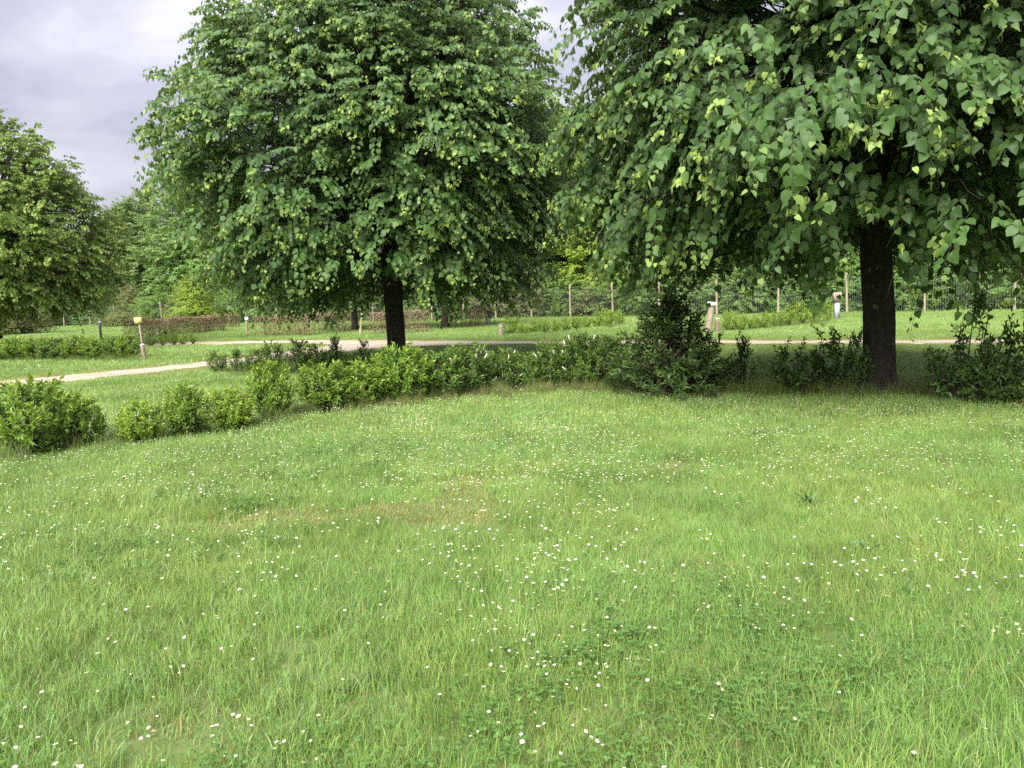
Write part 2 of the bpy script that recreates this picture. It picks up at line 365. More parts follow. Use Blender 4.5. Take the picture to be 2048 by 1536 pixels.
def spray_leaves(rg, O, D, Ls, n, droop, lsize, spread=1.0, y0=.6):
    """leaves in two ranks along arching twigs; returns pos, tip, normal, size, youth, variation"""
    S = len(O)
    t = (np.arange(n) + 0.6) / n
    t = np.clip(t[None, :] + rg.normal(0, 0.03, (S, n)), 0.02, 1)
    P = O[:, None] + D[:, None] * (Ls[:, None] * t)[..., None] - ZUP * (droop[:, None] * Ls[:, None] * t ** 2)[..., None]
    Tn = unit(D[:, None] - ZUP * (2 * droop[:, None] * t)[..., None])
    side = unit(np.cross(Tn, ZUP) + 1e-4)
    sg = np.where(np.arange(n) % 2 == 0, 1.0, -1.0)[None, :, None] * spread
    hang = 0.25 + 0.75 * rg.random((S, n, 1))
    tip = 0.55 * Tn + sg * 0.75 * side - ZUP * hang + rg.normal(0, 0.22, (S, n, 3))
    out = D.copy(); out[:, 2] = 0; out = unit(out + 1e-6)
    nor = 0.9 * ZUP + 0.75 * out[:, None] + rg.normal(0, 0.36, (S, n, 3))
    size = lsize * np.clip(rg.normal(1.0, .2, (S, n)), .5, 1.28) * np.where(t > 0.86, 0.62, 1.0)
    youth = np.clip((t - y0) / (1 - y0), 0, 1) ** 1.4 * (0.3 + 0.7 * rg.random((S, n))) * np.clip(rg.normal(.95, .4, (S, 1)), 0.05, 1.2)
    var = np.clip(rg.normal(0.45, 0.33, (S, n)), 0, 1)
    pos = P + 0.03 * sg * side
    f = lambda a: a.reshape(-1, a.shape[-1]) if a.ndim == 3 else a.ravel()
    return f(pos), f(tip), f(nor), f(size), f(youth), f(var), f(t)

def make_crown(rg, prof, nb, ns, nl, lsize, off=lambda h: (0.0, 0.0), shell=0.72, lump=0.10, fork=2.6, spray=(0.45, 0.75), droopk=(0.35, 0.8), tipang=(-35, 62), reach=1.1, keep=None, y0=.6):
    """boughs ending on an uneven crown surface, each carrying a fan of drooping leafy sprays"""
    hs = np.array([p[0] for p in prof]); rs = np.array([p[1] for p in prof])
    hg = np.linspace(hs[0], hs[-1], 200); w = np.interp(hg, hs, rs) + 0.25; w /= w.sum()
    ph = rg.random(4) * 6.28
    az = rg.random(nb) * 2 * np.pi
    h = rg.choice(hg, nb, p=w) + rg.normal(0, 0.1, nb)
    Rr = np.interp(h, hs, rs) * (1 + lump * np.sin(3 * az + ph[0] + h * 0.6) + lump * 0.8 * np.sin(5 * az + ph[1] - h * 1.1) + lump * 0.5 * np.sin(2 * h + ph[2]))
    isin = rg.random(nb) > shell
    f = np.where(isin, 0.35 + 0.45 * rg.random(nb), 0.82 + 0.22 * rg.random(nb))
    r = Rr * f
    ox, oy = np.array([off(v) for v in h]).T
    Pt = np.stack([np.cos(az) * r + ox, np.sin(az) * r + oy, h], 1)
    if keep is not None:
        k = keep(Pt); Pt, az, h, r, isin = Pt[k], az[k], h[k], r[k], isin[k]; nb = len(Pt)
    o = np.stack([np.cos(az), np.sin(az), np.zeros(nb)], 1)
    q = (h - hs[0]) / (hs[-1] - hs[0])
    phi = np.radians(np.interp(q, [0, .35, 1], [tipang[0], 5, tipang[1]]) + rg.normal(0, 10, nb))
    tan = o * np.cos(phi)[:, None] + ZUP * np.sin(phi)[:, None]
    lat = unit(np.cross(tan, ZUP) + 1e-5)
    s = rg.random((nb, ns)) * reach
    sg = np.where(rg.random((nb, ns)) > 0.5, 1.0, -1.0)
    wid = (0.1 + 0.42 * rg.random((nb, ns))) * (0.35 + 0.65 * s / reach) * sg * reach
    O = Pt[:, None] - tan[:, None] * s[..., None] + lat[:, None] * wid[..., None] + ZUP * (rg.normal(0, .16, (nb, ns)) - 0.12 * np.abs(wid))[..., None]
    D = unit(tan[:, None] * 0.9 + lat[:, None] * (sg * (0.25 + 0.6 * rg.random((nb, ns))))[..., None] + rg.normal(0, 0.18, (nb, ns, 3)))
    O = O.reshape(-1, 3); D = D.reshape(-1, 3); S = len(O)
    Ls = spray[0] + (spray[1] - spray[0]) * rg.random(S); dr = droopk[0] + (droopk[1] - droopk[0]) * rg.random(S)
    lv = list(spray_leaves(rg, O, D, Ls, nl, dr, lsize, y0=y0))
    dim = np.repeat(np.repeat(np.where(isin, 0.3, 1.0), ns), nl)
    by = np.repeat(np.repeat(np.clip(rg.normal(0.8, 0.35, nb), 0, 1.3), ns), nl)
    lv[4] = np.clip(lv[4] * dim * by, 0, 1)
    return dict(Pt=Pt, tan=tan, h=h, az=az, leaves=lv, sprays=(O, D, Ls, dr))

def branch_mesh(rg, cr, axis, fork, top, r_a=0.035, seg=4, prob=0.22):
    mb = MB()
    for P, tn, h in zip(cr['Pt'], cr['tan'], cr['h']):
        st = rg.uniform(.8, 1.6); t = np.linspace(0, 1, 4)[:, None]
        C = P - np.asarray(tn) * st * (1 - t) - np.array([0, 0, .22]) * st * (1 - t) ** 2 + rg.normal(0, .04, (4, 3)) * (1 - t)
        mb.tube(C, .017 * (1 - .75 * t[:, 0]), seg, cap=False)
        if rg.random() > prob: continue
        z0 = fork + (max(h, fork) - fork) * rg.uniform(0.05, 0.55)
        a = axis(z0) + rg.normal(0, 0.10, 3) * [1, 1, 0]
        mid = a * 0.45 + P * 0.55 + np.array([0, 0, 0.25 + 0.10 * np.linalg.norm(P - a)]) - np.asarray(tn) * 0.35
        t = np.linspace(0, 1, 6)[:, None]
        C = (1 - t) ** 2 * a + 2 * t * (1 - t) * mid + t ** 2 * P
        mb.tube(C, r_a * (1 - 0.85 * t[:, 0]) * rg.uniform(0.6, 1.2), seg, cap=False)
    return mb

def trunk_mesh(rg, hgt, r_b, r_t, flare, lean=(0, 0), seg=40, rings=44, rough=0.05):
    mb = MB(); z = np.linspace(-0.05, hgt, rings)
    k = np.clip(z / hgt, 0, 1)
    P = np.stack([lean[0] * k + 0.02 * np.sin(z * 2.1), lean[1] * k + 0.02 * np.cos(z * 1.7), z], 1)
    rad = r_b + (r_t - r_b) * k + flare * np.exp(-np.maximum(z, 0) / 0.22)
    rad[-6:] *= np.linspace(1.0, 1.12, 6)
    tab = rg.normal(0, 1, (rings, seg)); tab = (tab + np.roll(tab, 1, 0) + np.roll(tab, 2, 0) + np.roll(tab, 3, 0)) / 2.0
    lob = rg.random(3) * 6.28
    mb.tube(P, rad, seg, ridge=lambda th, i: 1 + rough * 0.35 * tab + 0.05 * np.sin(3 * th + lob[0] + 0.02 * i) + rough * 0.6 * np.sin(11 * th + lob[1] + 0.9 * np.sin(0.3 * i)) + 0.10 * np.exp(-z[:, None] / 0.14) * np.sin(5 * th + lob[2]))
    return mb

# ------------------------------------------------------------------ the three lime trees
def lime_tree(seed, base, prof, off, nb, ns, nl, lsize, mat, template, label, trunk, fork, nlimb=11, parts=0, bracts=0, tips=0, openings=(), **kw):
    rg = np.random.default_rng(seed)
    root = empty('lime_tree', base); tag(root, label, 'tree', 'lime trees on the lawn')
    r_b, r_t, flare, lean = trunk
    obj('trunk', trunk_mesh(rg, fork + 0.35, r_b, r_t, flare, lean).mesh('trunk', M_bark, True), root)
    cr = make_crown(rg, prof, nb, ns, nl, lsize, off, fork=fork, **kw)
    top = prof[-1][0]
    axis = lambda z: np.array([lean[0] + off(z)[0] * 0.5 * (z - fork) / (top - fork), lean[1], z])
    for k in range(nlimb):
        a = 2 * np.pi * k / nlimb + rg.uniform(-.25, .25); hh = rg.uniform(0.45, 0.92) * (top - fork) + fork
        rr = np.interp(hh, [p[0] for p in prof], [p[1] for p in prof]) * rg.uniform(0.25, 0.7)
        A = axis(fork - 0.15); B = np.array([np.cos(a) * rr + off(hh)[0], np.sin(a) * rr + off(hh)[1], hh])
        mid = A * 0.6 + B * 0.4 + np.array([np.cos(a), np.sin(a), 0]) * rr * 0.35
        t = np.linspace(0, 1, 10)[:, None]
        C = (1 - t) ** 2 * A + 2 * t * (1 - t) * mid + t ** 2 * B
        mb = MB(); mb.tube(C, (r_t * 0.62) * (1 - 0.82 * t[:, 0]), 8)
        obj('limb', mb.mesh('limb', M_bark, True), root)
    o = obj('branches', branch_mesh(rg, cr, axis, fork, top).mesh('branches', M_twig, True), root); tag(o, kind='stuff')
    O, D, Ls, dr = cr['sprays']; mb = MB()
    if lsize > 0.085 and parts:
        for i in range(0, len(O), 1):
            t = np.array([-0.25, 0.3, 0.7, 1.0])[:, None]
            mb.tube(O[i] + D[i] * Ls[i] * t - ZUP * dr[i] * Ls[i] * np.maximum(t, 0) ** 2, [.005, .004, .003, .0015], 3, cap=False)
        o = obj('twigs', mb.mesh('twigs', M_twig), root); tag(o, kind='stuff')
    pos, tip, nor, size, youth, var, t = cr['leaves']
    if bracts:
        k = rg.choice(len(pos), int(len(pos) * bracts), replace=False); k = k[t[k] > 0.35]
        bp = pos[k] + rg.normal(0, 0.02, (len(k), 3)); bt = -ZUP + rg.normal(0, 0.25, (len(k), 3))
        pos = np.vstack([pos, bp]); tip = np.vstack([tip, bt]); nor = np.vstack([nor, nor[k]])
        size = np.r_[size, np.full(len(k), lsize * 0.85) * rg.uniform(.7, 1.2, len(k))]; youth = np.r_[youth, rg.uniform(.5, 1, len(k)) * np.clip(youth[k] + .45, 0, 1)]; var = np.r_[var, var[k]]
        wr = np.r_[np.full(len(var) - len(k), 1.0), np.full(len(k), 0.2)]
    else: wr = np.full(len(pos), 1.0)
    if tips:                               # pale young leaves and bracts hanging in a cluster from the spray ends
        E = O + D * Ls[:, None] - ZUP * (dr * Ls)[:, None]; ax = np.array([off(v)[0] for v in E[:, 2]])
        rad_ = np.hypot(E[:, 0] - ax, E[:, 1]); lim = np.interp(E[:, 2], [p[0] for p in prof], [p[1] for p in prof])
        w_ = np.clip(.5 + .5 * np.sin(E[:, 0] * 2.1 + 1) * np.sin(E[:, 1] * 1.7) * np.sin(E[:, 2] * 2.3), .1, 1)
        j = np.where((rad_ > .8 * lim) & (rg.random(len(E)) < tips * 1.5 * w_))[0]
        c = np.repeat(j, 6); nt_ = len(c); isb = np.tile([0, 0, 0, 0, 1, 1], len(j)).astype(bool)
        cp = E[c] + rg.normal(0, .028, (nt_, 3)) - ZUP * .02
        ct = unit(D[c] * .5 - ZUP * 1.0 + rg.normal(0, .5, (nt_, 3))); cn_ = D[c] + ZUP * .6 + rg.normal(0, .4, (nt_, 3))
        pos = np.vstack([pos, cp]); tip = np.vstack([tip, ct]); nor = np.vstack([nor, cn_])
        size = np.r_[size, np.where(isb, lsize * .8, lsize * rg.uniform(.42, .78, nt_))]
        youth = np.r_[youth, np.repeat(rg.uniform(.45, 1, len(j)), 6) * rg.uniform(.75, 1, nt_)]; var = np.r_[var, rg.random(nt_)]; wr = np.r_[wr, np.where(isb, .2, .999)]
    wr = np.where(wr > .9, rg.uniform(0.8, 1.02, len(wr)), wr)
    if openings:                           # the skirt is open in front of the trunk
        px, py, d = project(pos + np.array(base)); px = px + rg.normal(0, 9, len(px)); py = py + rg.normal(0, 10, len(py)); ok = np.ones(len(pos), bool)
        for x0, x1, y0_ in openings: ok &= ~((px > x0) & (px < x1) & (py > y0_) & (pos[:, 1] < .1))
        pos, tip, nor, size, youth, var, wr = (a_[ok] for a_ in (pos, tip, nor, size, youth, var, wr))
    sel = np.zeros(len(pos), bool)
    if parts:                              # the leaves that show largest become parts of their own
        W = pos + np.array(base); px, py, d = project(W)
        vis = (px > -10) & (px < 2058) & (py > -10) & (py < 700) & (d > 1) & (wr > 0.5)
        cell = (np.floor(px / 16) * 1000 + np.floor(py / 16)).astype(int)     # only the front leaf of each small cell
        order = np.argsort(np.where(vis, d, 1e9)); first = []; seen = set()
        for i in order:
            if not vis[i] or len(first) >= parts: break
            if cell[i] in seen: continue
            seen.add(cell[i]); first.append(i)
        sel[first] = True
        lm = []
        for q in range(4):
            V = HEART_V.copy(); lm.append(mesh_np('leaf', V, HEART_F, mat, np.tile([[0.02 + q * 0.3, 0.25 + 0.18 * q, 0]], (len(V), 1))))
        X, T, Z = axes(tip[sel], nor[sel])
        for i, (p, x, y, z, s, yv, w_) in enumerate(zip(pos[sel], X, T, Z, size[sel], youth[sel], wr[sel])):
            o = bpy.data.objects.new('leaf', lm[min(3, int(yv * 3 + rg.random()))])
            mm = Matrix((Vector(x * s * w_), Vector(y * s), Vector(z * s))).transposed().to_4x4(); mm.translation = p
            link(o, root); o.matrix_local = mm
    k = ~sel
    fr = (pos[:, 1] < .8) & (pos[:, 2] < 7.5)                 # full heart outline where a viewer can come near
    a, b = k & fr, k & ~fr
    V, F = leaf_geom(pos[a], tip[a], nor[a], size[a], wr[a], *template); V2, F2 = leaf_geom(pos[b], tip[b], nor[b], size[b], wr[b], *KITE)
    F = np.vstack([F, F2 + len(V)]); V = np.vstack([V, V2])
    tn = np.stack([youth, var, 0 * var], 1); tint = np.vstack([np.repeat(tn[a], len(template[0]), 0), np.repeat(tn[b], len(KITE_V), 0)])
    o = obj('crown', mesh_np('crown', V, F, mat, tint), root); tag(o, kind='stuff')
    return root

HEART, KITE, DIA = (HEART_V, HEART_F), (KITE_V, KITE_F), (DIA_V, DIA_F)
def clear_of(base, x0, x1, y0):
    """no bough hangs in front of the visible part of the trunk"""
    def f(P):
        px, py, d = project(P + np.array(base)); return ~((px > x0) & (px < x1) & (py > y0) & (P[:, 1] < 1.5))
    return f
B1 = gnd(1757, 786)
lime_tree(11, B1, [(2.0, 3.3), (2.6, 4.1), (3.7, 4.5), (5.0, 4.4), (7.0, 3.6), (8.8, 2.2), (10.0, 0.6)], lambda h: (0.1, 0), 900, 10, 16, 0.100, M_lime, HEART,
          'nearest lime tree, heart-shaped leaves, thick dark trunk between the shrubs on the right', (0.212, 0.208, 0.10, (-0.11, 0)), 2.9, parts=300, bracts=0.12, spray=(0.45, 0.75), droopk=(0.35, 0.85), tipang=(-40, 60), shell=.70, lump=.06, y0=.80, tips=.5, openings=[(1694, 1812, 440)], keep=clear_of(B1, 1655, 1835, 250))
B2 = gnd(793, 730)
lime_tree(23, B2, [(1.7, 3.1), (2.4, 4.0), (3.4, 4.5), (5.4, 4.75), (7.2, 3.9), (8.6, 3.1), (10.6, 1.9), (12.0, 0.5)], lambda h: (-0.28 + 0.08 * max(0, h - 5), 0), 1350, 8, 13, 0.115, M_lime, KITE,
          'tall round lime tree in the middle with its trunk rising behind the low shrubs', (0.215, 0.235, 0.07, (0.0, 0)), 2.6, spray=(0.4, 0.7), droopk=(0.25, 0.75), shell=.70, lump=.055, y0=.72, tips=.55, openings=[(758, 826, 548), (702, 745, 606)], keep=clear_of(B2, 742, 843, 515))
B3 = at_depth(-14, 31.0)
lime_tree(37, B3, [(1.6, 3.3), (2.3, 4.3), (3.6, 4.75), (5.2, 4.6), (7.0, 3.7), (8.6, 2.3), (9.6, 0.6)], lambda h: (0, 0), 950, 8, 11, 0.125, M_lime2, KITE,
          'lime tree at the left edge with pale yellowish flower bracts all over its crown', (0.22, 0.22, 0.05, (0, 0)), 2.4, bracts=0.32, spray=(0.4, 0.65), droopk=(0.25, 0.7), lump=.05, y0=.6, tips=.4)

# ------------------------------------------------------------------ shared plant builder for the smaller and farther ones
def copy_thing(root, loc, rz, sc, label=None):
    r = root.copy(); COL.objects.link(r); r.location = loc; r.rotation_euler = (0, 0, rz); r.scale = sc
    if label: r['label'] = label
    for ch in root.children:
        c = ch.copy(); COL.objects.link(c); c.parent = r
    return r
def set_mat(root, part, mat):
    for ch in root.children:
        if ch.name.split('.')[0] == part:
            ch.material_slots[0].link = 'OBJECT'; ch.material_slots[0].material = mat
ORD = ['first', 'second', 'third', 'fourth', 'fifth', 'sixth', 'seventh', 'eighth', 'ninth', 'tenth', 'eleventh', 'twelfth', 'thirteenth', 'fourteenth', 'fifteenth', 'sixteenth', 'seventeenth', 'eighteenth', 'nineteenth', 'twentieth']

def woodland_proto(seed, name, prof, nb, ns, nl, ls, mat, trunk_r, trunk_h, **kw):
    rg = np.random.default_rng(seed)
    cr = make_crown(rg, prof, nb, ns, nl, ls, fork=trunk_h, **kw)
    pos, tip, nor, size, youth, var, t = cr['leaves']
    V, F = leaf_geom(pos, tip, nor, size, 0.9, *DIA)
    crown = mesh_np('crown', V, F, mat, np.repeat(np.stack([youth * 0.7, var, 0 * var], 1), 4, 0))
    mb = branch_mesh(rg, cr, lambda z: np.array([0, 0, z]), trunk_h, prof[-1][0], r_a=trunk_r * 0.3, prob=0.3)
    tm = trunk_mesh(rg, trunk_h + (prof[-1][0] - trunk_h) * 0.55, trunk_r, trunk_r * 0.4, trunk_r * 0.2, (rg.uniform(-.3, .3), 0), 12, 16, 0.04)
    return crown, mb.mesh('branches', M_bark_far, True), tm.mesh('trunk', M_bark_far, True)
def place_woodland(name, proto, loc, rz, sc, mat, label, cat, group):
    root = empty(name, loc, rz); root.scale = sc; tag(root, label, cat, group)
    for nm, me in zip(('crown', 'branches', 'trunk'), proto):
        o = obj(nm, me, root)
        if nm != 'trunk': tag(o, kind='stuff')
        if nm == 'crown': o.material_slots[0].link = 'OBJECT'; o.material_slots[0].material = mat
    return root

TREES = [woodland_proto(101, 't', [(1.2, 2.2), (3, 3.6), (6, 4.2), (9, 3.4), (11, 2.0), (12.5, .5)], 270, 9, 9, 0.21, M_wood1, 0.22, 2.2, spray=(.6, 1.1), lump=.16, droopk=(.1, .5)),
         woodland_proto(102, 't', [(0.9, 2.6), (2.5, 3.4), (5, 3.9), (8, 3.6), (10.5, 2.6), (12.5, .8)], 270, 9, 9, 0.19, M_wood1, 0.20, 2.0, spray=(.6, 1.1), lump=.2, droopk=(.1, .5)),
         woodland_proto(103, 't', [(1.5, 1.6), (4, 2.9), (7, 3.3), (10, 2.6), (12.5, .6)], 230, 9, 9, 0.19, M_wood1, 0.18, 2.5, spray=(.6, 1.1), lump=.18, droopk=(.0, .4))]
BUSHES = [woodland_proto(111, 'b', [(0.15, 1.5), (0.9, 1.8), (1.9, 1.6), (2.7, 1.0), (3.2, .3)], 130, 8, 8, 0.13, M_wood1, 0.05, 0.3, spray=(.4, .8), lump=.18, droopk=(.0, .5), reach=.7),
          woodland_proto(112, 'b', [(0.1, 1.6), (0.7, 1.9), (1.5, 1.7), (2.3, 1.2), (2.9, .4)], 130, 8, 8, 0.12, M_wood1, 0.05, 0.3, spray=(.4, .8), lump=.22, droopk=(.0, .6), reach=.7),
          woodland_proto(113, 'b', [(0.1, 1.3), (0.8, 1.6), (1.6, 1.5), (2.6, 1.1), (3.4, .3)], 120, 8, 8, 0.12, M_wood1, 0.05, 0.3, spray=(.4, .9), lump=.2, droopk=(-.1, .4), reach=.7)]

# fence line: (photo column, distance)
FENCE = [(-330, 62), (-240, 66), (-150, 70), (-70, 74), (10, 78), (70, 81), (125, 83), (178, 84), (228, 83), (285, 78), (322, 75), (375, 72), (430, 69), (490, 66.5), (550, 64), (612, 62), (680, 60), (745, 58.5), (800, 57.5), (862, 56.5), (925, 55.5), (990, 54.5), (1062, 53),
         (1140, 51.5), (1225, 49.5), (1318, 47.5), (1434, 45.5), (1557, 43.5), (1695, 41.5), (1850, 39.5), (2030, 37.5), (2220, 35.8), (2430, 34.2)]
FP = [at_depth(*p) for p in FENCE]

# ------------------------------------------------------------------ woods beyond the fence
rw = np.random.default_rng(5)
def fence_y(px):
    return float(np.interp(px, [f[0] for f in FENCE], [f[1] for f in FENCE]))
T_SPOTS = [ # column, metres beyond the fence, proto, scale, material
    (-320, 9, 0, 1.0, M_wood1), (-190, 7, 1, .95, M_wood1), (-60, 10, 2, 1.0, M_wood2), (40, 8, 0, .9, M_wood1), (135, 9, 1, .92, M_wood1), (215, 12, 2, 1.05, M_wood2), (262, 7, 1, 1.08, M_wood2), (312, 12, 0, 1.22, M_wood2), (372, 9, 2, 1.2, M_wood2), (430, 12, 1, 1.2, M_wood1),
    (520, 7, 0, 1.0, M_wood1), (610, 10, 1, 1.05, M_wood2), (700, 7, 2, 1.0, M_wood1), (790, 9, 0, 1.0, M_wood1), (880, 7, 1, 1.0, M_wood1), (965, 8, 2, 1.2, M_wood2), (1050, 6, 0, 1.2, M_wood1), (1125, 10, 1, 1.35, M_wood1), (1205, 5, 2, .80, M_wood3), (1180, 12, 0, 1.3, M_wood2), (1290, 8, 0, .9, M_wood1),
    (1390, 6, 1, .9, M_wood2), (1490, 8, 2, .95, M_wood4), (1600, 6, 0, .85, M_wood1), (1730, 7, 1, .9, M_wood2), (1870, 6, 2, .95, M_wood4), (2010, 7, 0, .9, M_wood1), (2190, 6, 1, .9, M_wood2), (2400, 7, 2, .95, M_wood1)]
DESC = {M_wood1.name: 'mid green', M_wood2.name: 'pale green', M_wood3.name: 'yellow green', M_wood4.name: 'olive tinged'}
tally = {}
def nth(k):
    tally[k] = tally.get(k, 0) + 1; return ORD[tally[k] - 1]
for i, (px, dy_, pr, s, mt) in enumerate(T_SPOTS):
    where = 'left of the middle lime' if px < 440 else ('behind the middle lime' if px < 1090 else 'behind the nearest lime')
    place_woodland('woodland_tree', TREES[pr], at_depth(px, fence_y(px) + dy_), rw.uniform(0, 6.28), (s * rw.uniform(.9, 1.1), s * rw.uniform(.9, 1.1), s), mt,
                   f'{DESC[mt.name]} woodland tree beyond the fence {where}, {nth(where)} from the left', 'tree', 'trees of the wood beyond the fence')
bx = -330; i = 0
while bx < 2480:
    mt = [M_wood1, M_wood1, M_wood2, M_wood1, M_wood4][int(rw.integers(0, 5))]
    s = rw.uniform(.8, 1.3); Y = fence_y(bx) + rw.uniform(2.1, 4.2)
    st = 'far left' if bx < 200 else 'left' if bx < 700 else 'centre' if bx < 1350 else 'right'
    place_woodland('wild_bush', BUSHES[i % 3], at_depth(bx, Y), rw.uniform(0, 6.28), (s * 1.1, s * 1.1, s), mt,
                   f'{DESC[mt.name]} wild bush just beyond the wire fence, {nth(st)} in the {st} stretch', 'bush', 'thicket bushes beyond the fence')
    bx += 1.9 * F_PX / Y * rw.uniform(.8, 1.05); i += 1
place_woodland('wild_bush', BUSHES[2], at_depth(388, 66), 1.0, (1.15, 1.15, 1.15), M_wood3, 'bright yellow-green bush standing behind the long brown hedge on the left', 'bush', None)
place_woodland('wild_bush', BUSHES[1], at_depth(20, 58), 2.0, (1.25, 1.25, 1.15), M_wood4, 'olive-yellow bush under the left lime tree', 'bush', None)
place_woodland('wild_bush', BUSHES[0], at_depth(250, 72), 3.0, (1.3, .9, .42), M_wood4, 'low olive bush in front of the fence left of the brown hedge', 'bush', None)

# two more limes at the back whose crowns merge behind the middle one
far_lime = woodland_proto(131, 't', [(1.7, 2.6), (2.6, 3.4), (4, 3.8), (6, 3.6), (8, 2.6), (9.5, .6)], 240, 10, 9, 0.15, M_lime, 0.19, 2.4, spray=(.45, .8), droopk=(.3, .8))
place_woodland('lime_tree', far_lime, gnd(711, 661), 0.4, (1, 1, 1), M_lime, 'far lime tree, dark trunk beside the yellow plate between two brown hedges', 'tree', 'lime trees on the lawn')
place_woodland('lime_tree', far_lime, gnd(891, 657), 2.4, (1, 1, 1), M_lime, 'far lime tree with trunk at the right end of the brown hedges', 'tree', 'lime trees on the lawn')

# ------------------------------------------------------------------ wire fence
def build_fence():
    root = empty('wire_fence', FP[23]); tag(root, 'tall wire mesh fence on weathered round posts along the edge of the wood', 'fence')
    rg = np.random.default_rng(3); base = np.array(FP[23])
    pm = []
    for k in range(3):
        mb = MB(); z = np.linspace(-.1, 2.25, 9)
        P = np.stack([rg.normal(0, .008, 9).cumsum(), rg.normal(0, .008, 9).cumsum(), z], 1); mb.tube(P, np.linspace(.066, .050, 9) * rg.uniform(.9, 1.1), 10)
        pm.append(mb.mesh('post', M_postpale, True))
    mb = MB(); n = 34                                     # a bay of mesh one unit long
    def wire(a, b, r):
        d = unit(np.array(b, float) - a); u = np.array([0, 1.0, 0]); v = np.cross(d, u)
        V = []; 
        for p in (a, b):
            for q in range(3): th = q * 2.094; V.append(np.array(p) + r * (u * math.cos(th) + v * math.sin(th)))
        F = []
        for q in range(3): w_ = (q + 1) % 3; F += [(q, w_, w_ + 3), (q, w_ + 3, q + 3)]
        mb.add(V, F)
    for k in range(n + 1): wire((k / n, 0, .02), (k / n, 0, 2.0), .0008)
    for z in np.linspace(.02, 2.0, 21): wire((0, 0, z), (1, 0, z), .0009)
    bay = mb.mesh('wire_mesh', M_wire)
    for i, p in enumerate(FP):
        o = obj('post', pm[i % 3], root); o.location = p - FP[23]; o.rotation_euler = (rg.normal(0, .02), rg.normal(-.01, .02), rg.uniform(0, 6))
        o.scale = (1, 1, rg.uniform(.96, 1.04))
        if i + 1 < len(FP):
            d = FP[i + 1] - p; o = obj('wire_mesh', bay, root); o.location = p - FP[23] + Vector((0, -.085, 0)); o.rotation_euler = (0, 0, math.atan2(d.y, d.x)); o.scale = (d.length, 1, 1)
build_fence()

# ------------------------------------------------------------------ clipped brown hedges
def brown_hedge(seed, a, b, hgt, wid, label, green=0.06):
    rg = np.random.default_rng(seed); a = np.array(a); b = np.array(b); Ln = np.linalg.norm(b - a)
    root = empty('clipped_hedge', Vector(a)); root.rotation_euler = (0, 0, math.atan2(b[1] - a[1], b[0] - a[0]))
    tag(root, label, 'hedge', 'clipped brown hedges')
    n = int(Ln * hgt * 1500)
    x = rg.uniform(0, Ln, n); z = hgt * (1 - rg.random(n) ** 1.35 * 0.93); y = (np.where(rg.random(n) > .5, 1, -1) * (0.5 - 0.28 * rg.random(n) ** 2)) * wid
    topm = rg.random(n) < .28; z[topm] = hgt - .05 * rg.random(topm.sum()); y[topm] = rg.uniform(-.5, .5, topm.sum()) * wid
    hm = 1 + .05 * np.sin(x * 1.3 + seed) + .03 * np.sin(x * 3.7); z = z * hm + rg.normal(0, .012, n)
    y = y * (1 + .12 * np.sin(x * 2.1 + 1))
    pos = np.stack([x, y, z], 1); tip = rg.normal(0, 1, (n, 3)) + [0, 0, .2]; nor = rg.normal(0, 1, (n, 3)) + np.stack([0 * x, np.sign(y), 0 * x + .5], 1)
    V, F = leaf_geom(pos, tip, nor, rg.uniform(.045, .085, n), .6, *DIA)
    gr = (rg.random(n) < green + .25 * (np.sin(x * .9 + seed * 2) > .8)) * rg.uniform(.4, 1, n)
    o = obj('foliage', mesh_np('foliage', V, F, M_hedge, np.repeat(np.stack([gr, np.clip(rg.normal(.5, .3, n), 0, 1), 0 * gr], 1), 4, 0)), root); tag(o, kind='stuff')
    mb = MB()
    for k in range(int(Ln * 7)):
        p = np.array([rg.uniform(0, Ln), rg.uniform(-.25, .25) * wid, 0])
        q = p + [rg.normal(0, .18), rg.normal(0, .12), hgt * rg.uniform(.75, .98)]; m_ = (p + q) / 2 + rg.normal(0, .05, 3)
        mb.tube(np.array([p, m_, q]), [.016, .010, .005], 4, cap=False)
    o = obj('stems', mb.mesh('stems', M_stem, True), root); tag(o, kind='stuff')
brown_hedge(1, gnd(262, 681), gnd(446, 661), 1.0, .8, 'long clipped brown hedge on the left, rising away from the leaning yellow plate')
brown_hedge(2, gnd(449, 657), gnd(474, 655), .95, .7, 'short end piece of brown hedge right of the long left one')
brown_hedge(3, gnd(516, 673), gnd(634, 671), 1.0, .8, 'clipped brown hedge with bare stems, first one right of the white-topped post')
brown_hedge(4, gnd(638, 667), gnd(702, 664), .98, .7, 'clipped brown hedge ending at the dark far trunk, partly green', .2)
brown_hedge(5, gnd(742, 669), gnd(858, 666), 1.02, .9, 'clipped brown hedge passing behind the trunk of the middle lime')
brown_hedge(6, gnd(898, 656), gnd(976, 653), .9, .7, 'shaded brown hedge left of the grey post with wooden head', .25)

